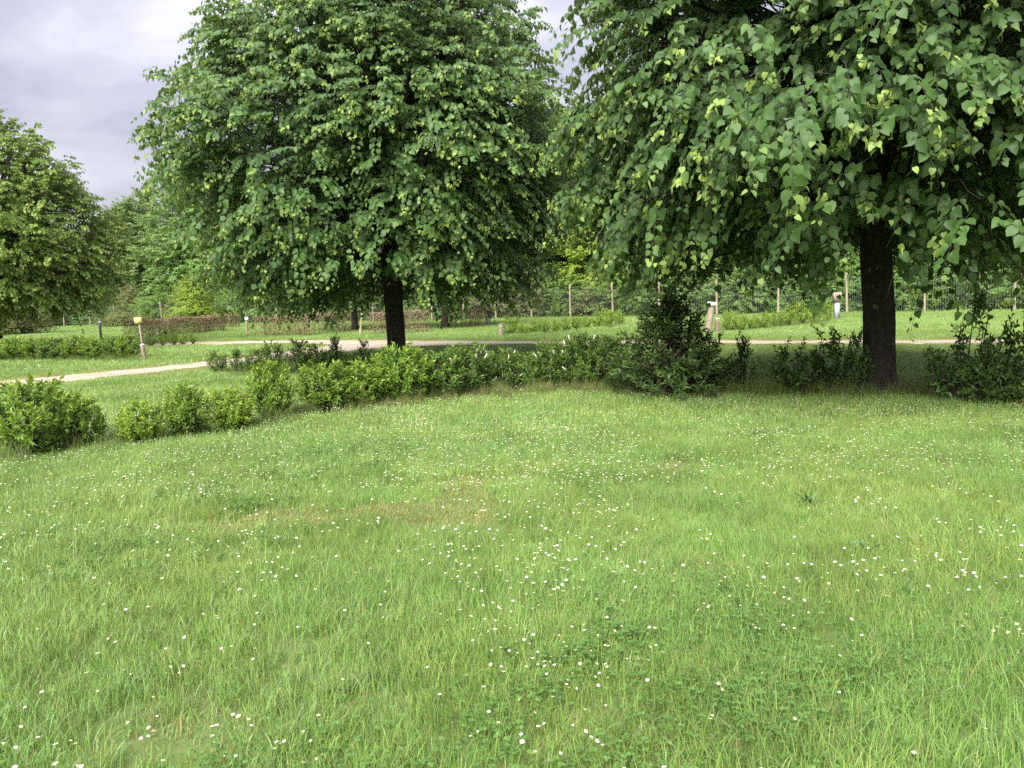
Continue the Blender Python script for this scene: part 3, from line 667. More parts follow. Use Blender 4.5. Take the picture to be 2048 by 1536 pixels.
# ------------------------------------------------------------------ shrubs
def shrub_proto(seed, nshoot, nleaf, ls, shape='round', mat=None, hang=0.2, wr=0.36, gap=0.0, blossom=0, fill=1.0):
    """unit shrub: one metre high, about one metre wide"""
    rg = np.random.default_rng(seed)
    az = rg.random(nshoot) * 6.283; u = rg.random(nshoot)
    if shape == 'round':
        el = np.arccos(1 - u * 1.72); rr = .44 * np.abs(np.sin(el)) ** .8 + .05; zz_ = .53 + .43 * np.cos(el)
    elif shape == 'cone':
        zz_ = .12 + .86 * u; rr = .48 * (1 - zz_ ** 1.7 * .9) + .03
    else:                                                    # a few leggy upright leaders over a low skirt
        lead = rg.integers(0, 4, nshoot); la = lead * 1.57 + .4; lh = np.array([1.0, .74, .86, .55])[lead]
        zz_ = np.where(rg.random(nshoot) < .55, lh * rg.uniform(.45, 1, nshoot), rg.uniform(.12, .45, nshoot)); rr = .10 + .24 * (zz_ < .5)
    rr = rr * rg.uniform(.72, 1.1, nshoot); zz_ = zz_ * rg.uniform(.86, 1.05, nshoot)
    E = np.stack([np.cos(az) * rr, np.sin(az) * rr, zz_], 1)
    if shape == 'leggy': E[:, :2] += np.stack([np.cos(la), np.sin(la)], 1) * (.26 * np.minimum(1, zz_ * 1.3 + .2))[:, None]
    lum = 1 + .10 * np.sin(3 * az + seed) + .07 * np.sin(7 * az + 2 * seed); E[:, :2] *= lum[:, None]
    o = unit(np.stack([np.cos(az), np.sin(az), 0 * az], 1))
    D = unit(o * .6 + ZUP * (rg.uniform(.35, 1.2, nshoot) * np.clip(zz_ * 1.8, .15, 1))[:, None] + rg.normal(0, .15, (nshoot, 3)))
    Ls = rg.uniform(.20, .36, nshoot) * fill
    S0 = E - D * Ls[:, None]
    t = (np.arange(nleaf) + .3) / nleaf; t = t[None] ** .8 + rg.normal(0, .02, (nshoot, nleaf))
    P = S0[:, None] + D[:, None] * (Ls[:, None] * t)[..., None]
    th = np.arange(nleaf)[None] * 2.4 + rg.random((nshoot, 1)) * 6.28
    A = unit(np.cross(D, ZUP) + 1e-4); B = np.cross(D, A)
    rad = np.cos(th)[..., None] * A[:, None] + np.sin(th)[..., None] * B[:, None]
    tip = rad * (1.05 - .55 * t)[..., None] + D[:, None] * (.35 + .75 * t)[..., None] - ZUP * hang * (1.2 - t)[..., None] + rg.normal(0, .15, P.shape)
    nor = D[:, None] * 1.0 - rad * .4 + ZUP * .3 + rg.normal(0, .2, P.shape)
    size = ls * rg.uniform(.75, 1.2, t.shape) * (1.05 - .3 * t); youth = np.clip((t - .45) * 1.5, 0, 1) * rg.uniform(.4, 1, (nshoot, 1)) * np.clip(.3 + zz_, 0, 1)[:, None]
    var = np.clip(rg.normal(.45, .25, t.shape), 0, 1)
    f = lambda a: a.reshape(-1, 3) if a.ndim == 3 else a.ravel()
    pos, tip, nor, size, youth, var = map(f, (P, tip, nor, size, youth, var))
    k = pos[:, 2] > .02; pos, tip, nor, size, youth, var = (a[k] for a in (pos, tip, nor, size, youth, var))
    V, F = leaf_geom(pos, tip, nor, size, wr, LANCE_V, LANCE_F)
    fol = mesh_np('foliage', V, F, mat, np.repeat(np.stack([youth, var, 0 * var], 1), 5, 0))
    mb = MB()
    for i in range(nshoot):
        if i % 2: continue
        b = np.array([rg.normal(0, .05), rg.normal(0, .05), 0]); m_ = b * .5 + S0[i] * .5 + np.array([0, 0, -.05])
        mb.tube(np.array([b, m_, S0[i], E[i]]), [.011, .008, .005, .002], 4, cap=False)
    out = [('foliage', fol), ('stems', mb.mesh('stems', M_stem, True))]
    if blossom:
        mb = MB()
        for i in rg.choice(nshoot, blossom, replace=False):
            p = E[i] + rg.normal(0, .02, 3); d = unit(D[i] + [0, 0, .4]); tt = np.linspace(0, 1, 5)[:, None]
            mb.tube(p + d * tt * .12, np.array([.006, .014, .015, .011, .003]), 6)
        out.append(('blossom', mb.mesh('blossom', M_blossom)))
    return out
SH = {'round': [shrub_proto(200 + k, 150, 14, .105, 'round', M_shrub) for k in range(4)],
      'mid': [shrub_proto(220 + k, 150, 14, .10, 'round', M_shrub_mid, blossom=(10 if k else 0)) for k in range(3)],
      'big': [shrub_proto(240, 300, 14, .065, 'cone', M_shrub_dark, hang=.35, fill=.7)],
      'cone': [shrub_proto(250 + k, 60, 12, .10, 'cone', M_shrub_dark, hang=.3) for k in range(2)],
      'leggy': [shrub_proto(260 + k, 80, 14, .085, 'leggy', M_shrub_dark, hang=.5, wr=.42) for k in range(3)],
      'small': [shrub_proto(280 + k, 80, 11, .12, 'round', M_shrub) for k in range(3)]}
cnt = {}
def shrub(px, base, top, hw, kind, label, group, mat=None, sway=0):
    p = gnd(px, base); s = ppm(p); h = (base - top) / s * (1.2 if kind == 'small' else 1.1); w = 2 * hw / s * (.9 if kind == 'small' else 1.05)
    i = cnt.get(kind, 0); cnt[kind] = i + 1
    pr = SH[kind][i % len(SH[kind])]
    root = empty('shrub', p, random.uniform(0, 6.28)); root.scale = (w * random.uniform(.95, 1.1), w * random.uniform(.95, 1.1), h)
    tag(root, label, 'shrub', group)
    for nm, me in pr:
        o = obj(nm, me, root); tag(o, kind='stuff')
        if nm == 'foliage' and mat is not None: o.material_slots[0].link = 'OBJECT'; o.material_slots[0].material = mat
    return root
G = 'shrubs in the diagonal front row'
front = [(70, 912, 762, 92, 'round', 'large bright green shrub at the left edge, first in the diagonal front row'),
 (165, 898, 800, 52, 'round', 'bright shrub touching the large one at the left edge, second in the front row'),
 (285, 888, 803, 52, 'round', 'low loose shrub, third in the front row, right after a gap'),
 (375, 876, 772, 54, 'round', 'bright green shrub, fourth in the diagonal front row'),
 (465, 862, 776, 50, 'round', 'yellowish green shrub, fifth in the diagonal front row'),
 (548, 842, 726, 50, 'round', 'upright bright shrub standing alone, sixth in the front row before a gap'),
 (655, 822, 724, 60, 'round', 'bright shrub starting the unbroken part of the front row after the gap'),
 (735, 814, 724, 58, 'round', 'bright shrub in the unbroken front row, left of the middle trunk'),
 (805, 806, 694, 64, 'round', 'bushy bright shrub in front of the middle lime trunk')]
for a in front: shrub(a[0], a[1], a[2], a[3] * (.84 if a[0] < 600 else .95), *a[4:], G, {465: M_shrub_lime, 285: M_shrub_lime}.get(a[0]))
mids = [(880, 797, 702, 60, 'mid', 'mid green shrub right of the bushy one in front of the middle trunk'), (945, 790, 690, 58, 'mid', 'tallest mid green shrub in the middle of the row'),
 (1008, 783, 702, 46, 'mid', 'mid green shrub just right of the tallest middle one'), (1062, 780, 706, 44, 'mid', 'mid green shrub where the front row bends, with pale blossom'),
 (1112, 778, 684, 46, 'mid', 'dull green blossoming shrub, third left of the big dark shrub'), (1162, 778, 672, 50, 'mid', 'dull green blossoming shrub, second left of the big dark shrub'),
 (1218, 780, 676, 52, 'mid', 'dull green blossoming shrub next to the big dark shrub')]
for k, a in enumerate(mids): shrub(*a, G, M_shrub_mid if k < 4 else None)
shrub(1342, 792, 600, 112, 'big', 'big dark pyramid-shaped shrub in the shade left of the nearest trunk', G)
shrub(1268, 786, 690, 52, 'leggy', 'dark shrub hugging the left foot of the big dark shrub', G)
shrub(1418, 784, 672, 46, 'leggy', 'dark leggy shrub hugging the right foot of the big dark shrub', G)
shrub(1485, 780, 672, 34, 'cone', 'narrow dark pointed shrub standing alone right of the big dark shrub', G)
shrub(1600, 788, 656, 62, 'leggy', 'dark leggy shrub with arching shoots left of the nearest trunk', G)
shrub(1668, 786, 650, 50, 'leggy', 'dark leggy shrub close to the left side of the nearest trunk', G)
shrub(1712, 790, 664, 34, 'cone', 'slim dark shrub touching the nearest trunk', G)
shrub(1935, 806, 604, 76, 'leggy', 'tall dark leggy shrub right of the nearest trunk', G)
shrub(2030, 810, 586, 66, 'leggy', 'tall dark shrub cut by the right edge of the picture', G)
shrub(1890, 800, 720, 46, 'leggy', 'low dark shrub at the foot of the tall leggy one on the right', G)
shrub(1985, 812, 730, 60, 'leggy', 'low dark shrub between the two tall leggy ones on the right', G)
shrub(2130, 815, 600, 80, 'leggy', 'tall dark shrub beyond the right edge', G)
G = 'small shrubs of the second row behind the front row'
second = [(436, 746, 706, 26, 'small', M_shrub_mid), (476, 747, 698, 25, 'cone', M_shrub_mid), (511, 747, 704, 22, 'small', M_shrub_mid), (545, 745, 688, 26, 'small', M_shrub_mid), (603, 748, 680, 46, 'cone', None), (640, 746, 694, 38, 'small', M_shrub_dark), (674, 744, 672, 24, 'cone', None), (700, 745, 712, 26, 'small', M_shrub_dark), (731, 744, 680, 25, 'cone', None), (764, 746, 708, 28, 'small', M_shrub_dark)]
for k, (x, b, t_, w, kd, mt) in enumerate(second):
    shrub(x, b, t_, w, kd, f'small {"dark " if k > 3 else "green "}shrub by the track, {ORD[k]} from the left in the second row', G, mt)
G = 'shrubs of the dense row under the left lime'
for k, x in enumerate([-60, -12, 34, 76, 118, 158, 196, 230, 260]):
    shrub(x, 722 - .012 * x, 678 - .02 * x + 2 * math.sin(k * 2.2), 34 if k < 7 else 24, 'round', f'green shrub in the dense row beneath the left lime, {ORD[k]} from its left end', G, M_shrub_mid if k % 3 == 1 else None)
G = 'small shrubs before the long brown hedge'
for k, (x, b, t_, w) in enumerate([(302, 693, 674, 13), (327, 692, 670, 11), (348, 690, 664, 12), (367, 690, 666, 12), (386, 688, 668, 9)]):
    shrub(x, b, t_, w, 'small', f'little bright shrub before the long brown hedge, {ORD[k]} from the left', G)
shrub(332, 681, 661, 14, 'cone', 'little dark shrub against the foot of the long brown hedge', None)
G = 'yellow-green shrubs of the far left row right of the short rounded post'
E_ = [(1022, 669, 636, 18), (1046, 669, 648, 14), (1068, 667, 645, 13), (1090, 666, 640, 14), (1112, 664, 642, 12), (1132, 663, 638, 13), (1153, 660, 633, 14), (1174, 657, 634, 13), (1196, 654, 628, 14), (1216, 652, 620, 15), (1238, 650, 624, 14)]
for k, (x, b, t_, w) in enumerate(E_): shrub(x, b, t_, w, 'small', f'yellow-green shrub in the far row beside the short rounded post, {ORD[k]} from the left', G, M_shrub_lime)
G = 'yellow-green shrubs of the far row right of the white sign'
F_ = [(1458, 663, 626, 17), (1482, 662, 628, 14), (1506, 660, 632, 14), (1528, 658, 628, 15), (1552, 655, 624, 15), (1577, 653, 616, 17), (1602, 650, 610, 17), (1628, 647, 606, 18), (1652, 644, 604, 14)]
for k, (x, b, t_, w) in enumerate(F_): shrub(x, b, t_, w, 'small', f'yellow-green shrub in the far row right of the white sign, {ORD[k]} from the left', G, M_shrub_lime)

# ------------------------------------------------------------------ posts and plates
def pole(mb, a, b, ra, rb, seg=12, mi=0): mb.tube(np.linspace(a, b, 6), np.linspace(ra, rb, 6), seg, mi=mi)
def lean_to(px_top, py_top, p):
    """top of a post seen at a pixel, standing at distance of p"""
    d = ray(px_top, py_top); t = p.y / d.y; return Vector((d.x * t, p.y, CAM_H + d.z * t)) - p
def cap_post(px, base, top, rad, label, cap=M_white, ptop=None, mat=M_postdark):
    p = gnd(px, base); v = lean_to(ptop or px, top, p); v = np.array(v)
    root = empty('bollard', p); tag(root, label, 'bollard', 'short wooden marker posts')
    mb = MB(); pole(mb, (0, 0, -.05), v * .93, rad, rad * .97); obj('post', mb.mesh('post', mat, True), root)
    mb = MB(); t = np.linspace(0, 1, 5); mb.tube(v * .935 + np.outer(t, v * .07), rad * np.array([1.12, 1.12, 1.0, .75, .25]), 12); obj('cap', mb.mesh('cap', cap, True), root)
    return root
def plate_sign(px, base, ptx, pty, rad, plate_c, pw, ph, pmat, label, marks, rz=0, mat=M_post, thick=.02):
    p = gnd(px, base); v = np.array(lean_to(ptx, pty, p)); s = ppm(p)
    root = empty('sign_post', p); tag(root, label, 'sign')
    mb = MB(); pole(mb, (0, 0, -.05), v, rad, rad * .95); obj('post', mb.mesh('post', mat, True), root)
    c = np.array(lean_to(plate_c[0], plate_c[1], p)); c[1] -= rad + thick * .6; w, h = pw / s, ph / s
    ang = math.atan2(v[0], v[2]); rot = Euler((0, ang + rz, 0))
    mb = MB(); mb.box((0, 0, 0), (w, thick, h)); o = obj('plate', mb.mesh('plate', pmat), root); o.location = c; o.rotation_euler = rot
    if marks: marks(o, w, h, thick)
    return root
def star_marks(o, w, h, th):
    mb = MB(); n = 10; V = [(0, 0, 0)] + [((.36 if k % 2 == 0 else .2) * h * math.sin(k * .628), 0, (.36 if k % 2 == 0 else .2) * h * math.cos(k * .628)) for k in range(n)]
    V = np.array(V) + [-.33 * w, -th / 2 - .003, 0]; mb.add(V, [(0, 1 + k, 1 + (k + 1) % n) for k in range(n)]); obj('emblem', mb.mesh('emblem', M_blue), o)
    mb = MB()
    for dx_, dz_, ww, hh in ((-.12, .20, .10, .07), (-.15, .08, .03, .22), (-.12, -.02, .10, .06), (-.09, -.12, .03, .20), (-.12, -.22, .10, .06)):
        mb.box((dx_ * w, -th / 2 - .002 - .0006 * (hh > .1), dz_ * h), (ww * w, .002, hh * h))
    obj('numeral', mb.mesh('numeral', M_grey), o)
def line_marks(o, w, h, th):
    for dz_, ww in ((.22, .5), (.02, .66), (-.16, .66), (-.3, .4)):
        mb = MB(); mb.box((0, -th / 2 - .002, dz_ * h), (ww * w, .002, .05 * h)); obj('print_line', mb.mesh('print_line', M_dim), o)
plate_sign(289, 716, 277.5, 642, .028, (277, 641), 15, 13, M_yellow, 'yellow plate on a thin leaning stake behind the short dark post at left', line_marks, 0, M_post)
cap_post(290.5, 722, 688, .062, 'short dark leaning post with white cap below the yellow plate at left', ptop=284)
plate_sign(720, 668, 724.5, 622, .045, (724.5, 621), 8.5, 8.5, M_yellow, 'small yellow plate on a slim pale stake left of the middle trunk', None, 0, M_postpale)
cap_post(721, 671, 657, .07, 'stubby pale post at the foot of the small yellow plate', M_postpale, mat=M_postpale)
plate_sign(1415, 667, 1424, 606, .115, (1422, 608), 17.5, 7.5, M_white, 'white plate with blue emblem on a leaning thick wooden post', star_marks, .0, M_post, .03)
cap_post(1434, 666, 636, .085, 'short wooden post with white domed cap beside the white sign', ptop=1434.5)
cap_post(1002, 673, 647, .085, 'short wooden post with pale rounded top left of the yellow-green shrubs', M_postpale, mat=M_post)
cap_post(268, 684, 671, .075, 'small capped post before the left end of the long brown hedge')
plate_sign(494, 672, 493, 640, .06, (494, 638), 7, 6, M_white, 'stubby pale post with small white plate under the left skirt of the middle lime', None, 0, M_postpale)
def head_post(px, base, top, label):
    p = gnd(px, base); s = ppm(p); H = (base - top) / s
    root = empty('service_post', p, .15); tag(root, label, 'post', 'grey service posts with wooden heads')
    w = 9.5 / s; hd = .34 * H
    mb = MB(); mb.box((0, 0, (H - hd) / 2 - .02), (w, w * .8, H - hd + .04)); obj('shaft', mb.mesh('shaft', M_grey), root)
    for k in (-1, 0, 1):
        mb = MB(); mb.box((k * w * .47, 0, H - hd / 2 + .004 * k), (w * .44, w * 1.2, hd)); obj('plank', mb.mesh('plank', M_post), root)
    mb = MB(); mb.tube(np.array([(0, -w * .61, H - hd * .35), (0, -w * .67, H - hd * .35)]), w * .12, 8)
    mb.tube(np.array([(0, -w * .61, H - hd * .62), (0, -w * .67, H - hd * .62)]), w * .12, 8); obj('socket', mb.mesh('socket', M_white), root)
head_post(1673.5, 640, 585, 'grey post with weathered wooden head left of the nearest trunk')
head_post(976, 652, 614, 'grey post with wooden head under the right skirt of the middle lime')
def iron_post():
    p = gnd(203, 684); s = ppm(p); root = empty('lamp_post', p); tag(root, 'slim dark post with pale tip behind the dense row of shrubs at left', 'post')
    H = 41 / s; mb = MB(); pole(mb, (0, 0, 0), (0, 0, H * .95), .06, .055); obj('post', mb.mesh('post', M_iron, True), root)
    mb = MB(); mb.tube(np.array([(0, 0, H * .95), (0, 0, H * .97), (0, 0, H)]), [.07, .07, .03], 12); obj('cap', mb.mesh('cap', M_white, True), root)
iron_post()

# ------------------------------------------------------------------ lawn: scattered patches of grass blades
def blades(rg, n, rad, hgt, wid, segs, tuft=24, clover=0, dryf=0.05, flop=0.6, mats=None):
    tc_ = np.stack([rad * np.sqrt(rg.random(tuft)) , rg.random(tuft) * 6.283], 1)
    tc_ = np.stack([tc_[:, 0] * np.cos(tc_[:, 1]), tc_[:, 0] * np.sin(tc_[:, 1])], 1)
    tl = rg.uniform(.65, 1.3, tuft); ta = rg.random(tuft) * 6.283; tv = rg.normal(0, .24, tuft)
    own = rg.integers(0, tuft, n)
    free = rg.random(n) < .45
    rr = rad * np.sqrt(rg.random(n)); aa = rg.random(n) * 6.283
    xy = np.where(free[:, None], np.stack([rr * np.cos(aa), rr * np.sin(aa)], 1), tc_[own] + rg.normal(0, rad * .10, (n, 2)))
    h = hgt * tl[own] * rg.uniform(.5, 1.25, n)
    az = np.where(rg.random(n) < .5, ta[own] + rg.normal(0, .7, n), rg.random(n) * 6.283)
    bend = np.abs(rg.normal(0, flop, n)) + .12
    d = np.stack([np.cos(az), np.sin(az), 0 * az], 1); s = np.stack([-np.sin(az), np.cos(az), 0 * az], 1)
    fa = rg.random(n) * 6.283                                # face direction of the flat blade
    s = unit(s * np.cos(fa)[:, None] * .6 + np.stack([np.cos(fa), np.sin(fa), 0 * fa], 1) * .6)
    P0 = np.c_[xy, np.full(n, -.006)]; t = np.linspace(0, 1, segs + 1)
    ang = bend[:, None] * t[None] * 1.5
    st = np.stack([np.sin(ang), np.cos(ang)], -1); cum = np.concatenate([np.zeros((n, 1, 2)), np.cumsum((st[:, 1:] + st[:, :-1]) / 2, 1)], 1) / segs
    C = P0[:, None] + h[:, None, None] * (cum[..., :1] * d[:, None] + cum[..., 1:] * ZUP)
    w = wid * rg.uniform(.7, 1.3, n)[:, None] * (1 - t[None] ** 1.6 * .94) * .5
    V = np.stack([C - s[:, None] * w[..., None], C + s[:, None] * w[..., None]], 2)       # n, segs+1, 2, 3
    nv = (segs + 1) * 2; F = []
    for k in range(segs): a = 2 * k; F += [(a, a + 1, a + 3), (a, a + 3, a + 2)]
    F = np.array(F)[None] + (np.arange(n) * nv)[:, None, None]
    dry = (rg.random(n) < dryf) * rg.uniform(.5, 1, n)
    var = np.clip(.45 + tv[own] + rg.normal(0, .22, n), 0, 1); yo = (rg.random(n) < .12) * rg.uniform(.3, 1, n)
    T = np.repeat(np.stack([yo, var, dry], 1), nv, 0); V = V.reshape(-1, 3); F = F.reshape(-1, 3); mi = np.zeros(len(F), int)
    if clover:
        cc = rad * .55 * np.array([[math.cos(a), math.sin(a)] for a in rg.random(4) * 6.283]); o = rg.integers(0, 4, clover)
        c = np.c_[cc[o] + rg.normal(0, rad * .28, (clover, 2)), rg.uniform(.35, .85, clover) * hgt]
        c = np.repeat(c, 3, 0); ra = np.repeat(rg.random(clover) * 6.28, 3) + np.tile([0, 2.094, 4.189], clover)
        tip = np.stack([np.cos(ra), np.sin(ra), .1 + 0 * ra], 1); nr = ZUP + np.repeat(rg.normal(0, .35, (clover, 3)), 3, 0)
        cv, cf = leaf_geom(c, tip, nr, np.full(len(c), .014) * np.repeat(rg.uniform(.7, 1.2, clover), 3), 1.0, DIA_V * [1, 1, 1.2], DIA_F)
        F = np.vstack([F, cf + len(V)]); V = np.vstack([V, cv]); T = np.vstack([T, np.repeat(np.stack([0 * ra, np.repeat(rg.random(clover), 3), 0 * ra], 1), 4, 0)]); mi = np.r_[mi, np.ones(len(cf), int)]
    return mesh_np('patch', V, F, mats or [M_grass, M_clover], T, mi)

def scatter(name, pts, rz, scl, idx, meshes, label, cat, tilt=None):
    """one object: the given meshes instanced on its vertices"""
    col = bpy.data.collections.new(name + '_pieces')
    for k, me in enumerate(meshes):
        o = bpy.data.objects.new(f'{name}_piece_{chr(97 + k)}', me); col.objects.link(o)
    me = bpy.data.meshes.new(name); n = len(pts)
    me.vertices.add(n); me.vertices.foreach_set('co', np.asarray(pts, np.float32).ravel())
    rot = np.zeros((n, 3), np.float32); rot[:, 2] = rz
    if tilt is not None: rot[:, 0] = tilt
    scl = np.asarray(scl, np.float32)
    if scl.ndim == 1: scl = np.repeat(scl[:, None], 3, 1)
    for nm, tp, v, key in (('rot', 'FLOAT_VECTOR', rot, 'vector'), ('scl', 'FLOAT_VECTOR', scl, 'vector'), ('idx', 'INT', np.asarray(idx, np.int32), 'value')):
        a = me.attributes.new(nm, tp, 'POINT'); a.data.foreach_set(key, np.ascontiguousarray(v).ravel())
    o = obj(name, me); tag(o, label, cat, kind='stuff')
    ng = bpy.data.node_groups.new(name, 'GeometryNodeTree')
    ng.interface.new_socket('Geometry', in_out='INPUT', socket_type='NodeSocketGeometry'); ng.interface.new_socket('Geometry', in_out='OUTPUT', socket_type='NodeSocketGeometry')
    gi = N(ng, 'NodeGroupInput'); go = N(ng, 'NodeGroupOutput'); ip = N(ng, 'GeometryNodeInstanceOnPoints'); ci = N(ng, 'GeometryNodeCollectionInfo')
    ci.inputs[0].default_value = col; ci.inputs['Separate Children'].default_value = True; ci.inputs['Reset Children'].default_value = True
    ip.inputs['Pick Instance'].default_value = True
    def attr(nm, tp):
        a = N(ng, 'GeometryNodeInputNamedAttribute', data_type=tp); a.inputs['Name'].default_value = nm; return a.outputs[0]
    l = ng.links.new
    l(gi.outputs[0], ip.inputs['Points']); l(ci.outputs[0], ip.inputs['Instance']); l(attr('idx', 'INT'), ip.inputs['Instance Index'])
    l(attr('rot', 'FLOAT_VECTOR'), ip.inputs['Rotation']); l(attr('scl', 'FLOAT_VECTOR'), ip.inputs['Scale']); l(ip.outputs[0], go.inputs[0])
    md = o.modifiers.new('scatter', 'NODES'); md.node_group = ng
    return o

def smooth_noise(P, seed, freq):
    rg = np.random.default_rng(seed); v = np.zeros(len(P))
    for k in range(7):
        a = rg.random() * 6.28; f = freq * rg.uniform(.6, 1.9); v += np.sin((P[:, 0] * math.cos(a) + P[:, 1] * math.sin(a)) * f + rg.random() * 6.28)
    return v / 7 * 1.9
WORN = [(815, 1025, 1.15, .62), (690, 1035, .85, .42), (975, 965, .5, .4), (560, 1050, .7, .4), (1340, 940, .45, .4), (1745, 1055, .22, .2), (1330, 1130, .4, .2), (1960, 1400, .22, .15), (1100, 930, .5, .3), (420, 1045, .5, .3)]
def worn(P):
    v = np.zeros(len(P))
    for px, py, rx, ry in WORN:
        c = np.array(gnd(px, py))[:2]; q = (P - c) / [rx, ry]; v = np.maximum(v, 1.15 - np.linalg.norm(q, axis=1))
    return v + np.where(v > 0, .35, .0) * smooth_noise(P, 4, 3.5)
def grid_pts(y0, y1, step, marg):
    ys = np.arange(y0, y1, step); out = []
    for y in ys:
        hw = y * 0.70 + marg; n = int(2 * hw / step) + 1
        out.append(np.stack([np.linspace(-hw, hw, n), np.full(n, y)], 1))
    P = np.vstack(out); return P + rng.uniform(-.5, .5, P.shape) * step
rg = np.random.default_rng(77)
near = [blades(rg, 1450, .34, .100, .0043, 3, clover=c) for c in (0, 0, 40, 0, 120, 170)] + [blades(rg, 420, .36, .165, .0043, 5, tuft=14, flop=.95, dryf=.08)]
short = [blades(rg, 620, .34, .055, .0046, 3, dryf=.45, flop=.9), blades(rg, 900, .34, .040, .0055, 3, dryf=.62, flop=1.4)]
mid = [blades(rg, 1100, .60, .095, .0085, 2, tuft=40) for _ in range(3)]
midshort = [blades(rg, 800, .60, .05, .0085, 2, tuft=40, dryf=.35) for _ in range(1)]
far = [blades(rg, 1000, 1.15, .10, .017, 2, tuft=60) for _ in range(2)]
fardry = [blades(rg, 900, .55, .06, .014, 2, tuft=40, dryf=.6) for _ in range(1)]
pieces = near + short + mid + midshort + far + fardry          # 0-6, 7-8, 9-11, 12, 13-14, 15
LP, LI, LS = [], [], []
P = grid_pts(1.2, 9.0, .34, 1.2); w = worn(P); cl = smooth_noise(P, 9, 1.4)
wj = w + rng.uniform(-.30, .32, len(P)); ix = np.where(wj > .3, np.where(wj > .55, 8, 7), np.where(cl > .35, rng.integers(4, 6, len(P)), rng.integers(0, 4, len(P))))
LP.append(P); LI.append(ix); LS.append(np.where(ix >= 7, 1.0, np.clip(1 - .4 * np.clip(w, 0, 1), .6, 1)) * (1 + .13 * smooth_noise(P, 12, 1.8)))
P = grid_pts(1.4, 8.0, .62, .8); lo_ = smooth_noise(P, 55, 1.7); P = P[(lo_ > .1) & (worn(P) < .1)]; LP.append(P); LI.append(np.full(len(P), 6)); LS.append(rng.uniform(.6, 1.1, len(P)))
P = grid_pts(9.0, 22.0, .66, 1.5); dpt = poly_dist(P, PATH); ins = inside(P, PATH); k = ~(ins) & ~(dpt < .25)
P, dpt = P[k], dpt[k]; ix = np.where(dpt < .9, 12, rng.integers(9, 12, len(P))); LP.append(P); LI.append(ix); LS.append(1 + .15 * smooth_noise(P, 12, 1.2))
P = grid_pts(22.0, 84.0, 1.3, 2.0); dpt = poly_dist(P, PATH); ins = inside(P, PATH); k = ~(ins) & ~(dpt < .7)
P = P[k]; LP.append(P); LI.append(rng.integers(13, 15, len(P))); LS.append(1 + .15 * smooth_noise(P, 12, .8))
pp = PATH[(PATH[:, 1] < 60) & (np.abs(PATH[:, 0]) < 40)]; pp = np.repeat(pp, 2, 0) + rng.normal(0, .28, (len(pp) * 2, 2)); pp = pp[~inside(pp, PATH)]
LP.append(pp); LI.append(np.full(len(pp), 15)); LS.append(np.full(len(pp), .8))
P = np.vstack(LP); n = len(P)
scatter('lawn_grass', np.c_[P, np.zeros(n)], rng.random(n) * 6.283, np.concatenate(LS), np.concatenate(LI), pieces, 'uneven short green lawn grass with worn brown patches', 'grass')

# long dry grass at the feet of the shrubs and trunks
lg = [blades(rg, 260, .26, .34, .006, 4, tuft=8, dryf=.45, flop=.55, mats=[M_long]), blades(rg, 220, .24, .28, .006, 4, tuft=8, dryf=.15, flop=.45, mats=[M_long]), blades(rg, 240, .26, .26, .007, 4, tuft=8, dryf=.7, flop=.9, mats=[M_long])]
LO_PTS = []
for (a, b, n_, dr) in (((600, 830), (860, 806), 26, 1), ((860, 804), (1100, 784), 24, 1), ((1100, 783), (1300, 790), 20, 1), ((1300, 796), (1560, 790), 22, 0), ((1560, 790), (1860, 792), 34, 0), ((1860, 804), (2150, 816), 26, 0), ((230, 892), (600, 842), 22, 0), ((0, 925), (210, 900), 10, 0), ((420, 750), (780, 748), 24, 0), ((0, 724), (280, 722), 26, 0), ((1010, 670), (1240, 652), 18, 0), ((1445, 664), (1665, 646), 18, 0)):
    A, B = gnd(*a), gnd(*b)
    for t in np.linspace(0, 1, n_):
        q = A.lerp(B, float(t)); LO_PTS.append((q.x + rng.normal(0, .12), q.y + rng.normal(0.1, .2), 0 if dr and rng.random() < .6 else (2 if dr else 1)))
for c in (B1, B2):
    for a in np.linspace(0, 6.28, 14): LO_PTS.append((c.x + .42 * math.cos(a), c.y + .42 * math.sin(a), 1))
LO_PTS = np.array(LO_PTS); n = len(LO_PTS)
scatter('long_grass', np.c_[LO_PTS[:, :2], np.zeros(n)], rng.random(n) * 6.28, rng.uniform(.45, .85, n), LO_PTS[:, 2].astype(int), lg, 'long partly dry grass left standing under the shrubs and trunks', 'grass')

# ------------------------------------------------------------------ daisies
def daisy_mesh(seed, rays, cup, lean, r=.0085, disc=.0044, hgt=.10, full=True):
    rg = np.random.default_rng(seed); mb = MB(); c = np.array([lean, 0, hgt])
    if full: mb.tube(np.array([(0, 0, 0), (lean * .4, 0, hgt * .55), c - [0, 0, .002]]), [.0011, .0010, .0010], 3, cap=False, tint=(0, .5, 0), mi=2)
    Rm = np.array(Euler((.15, .5 * lean / .03, 0)).to_matrix()); ang = np.arange(rays) / rays * 6.283 + rg.normal(0, .05, rays)
    for a in ang:
        d = np.array([math.cos(a), math.sin(a), cup]); s = np.array([-math.sin(a), math.cos(a), 0]) * r * 3.0 / rays
        V = np.array([d * disc * .5 - s * .5, d * disc * .5 + s * .5, d * r * rg.uniform(.9, 1.08) + s, d * r * rg.uniform(.9, 1.08) - s]); mb.add(V @ Rm.T + c, [(0, 1, 2), (0, 2, 3)])
    n = 7; V = [(0, 0, disc * .8)] + [(disc * math.cos(k * 6.283 / n), disc * math.sin(k * 6.283 / n), disc * .25) for k in range(n)]
    mb.add(np.array(V) @ Rm.T + c, [(0, 1 + k, 1 + (k + 1) % n) for k in range(n)], mi=1)
    return mb.mesh('daisy', [M_petal, M_disc, M_grass])
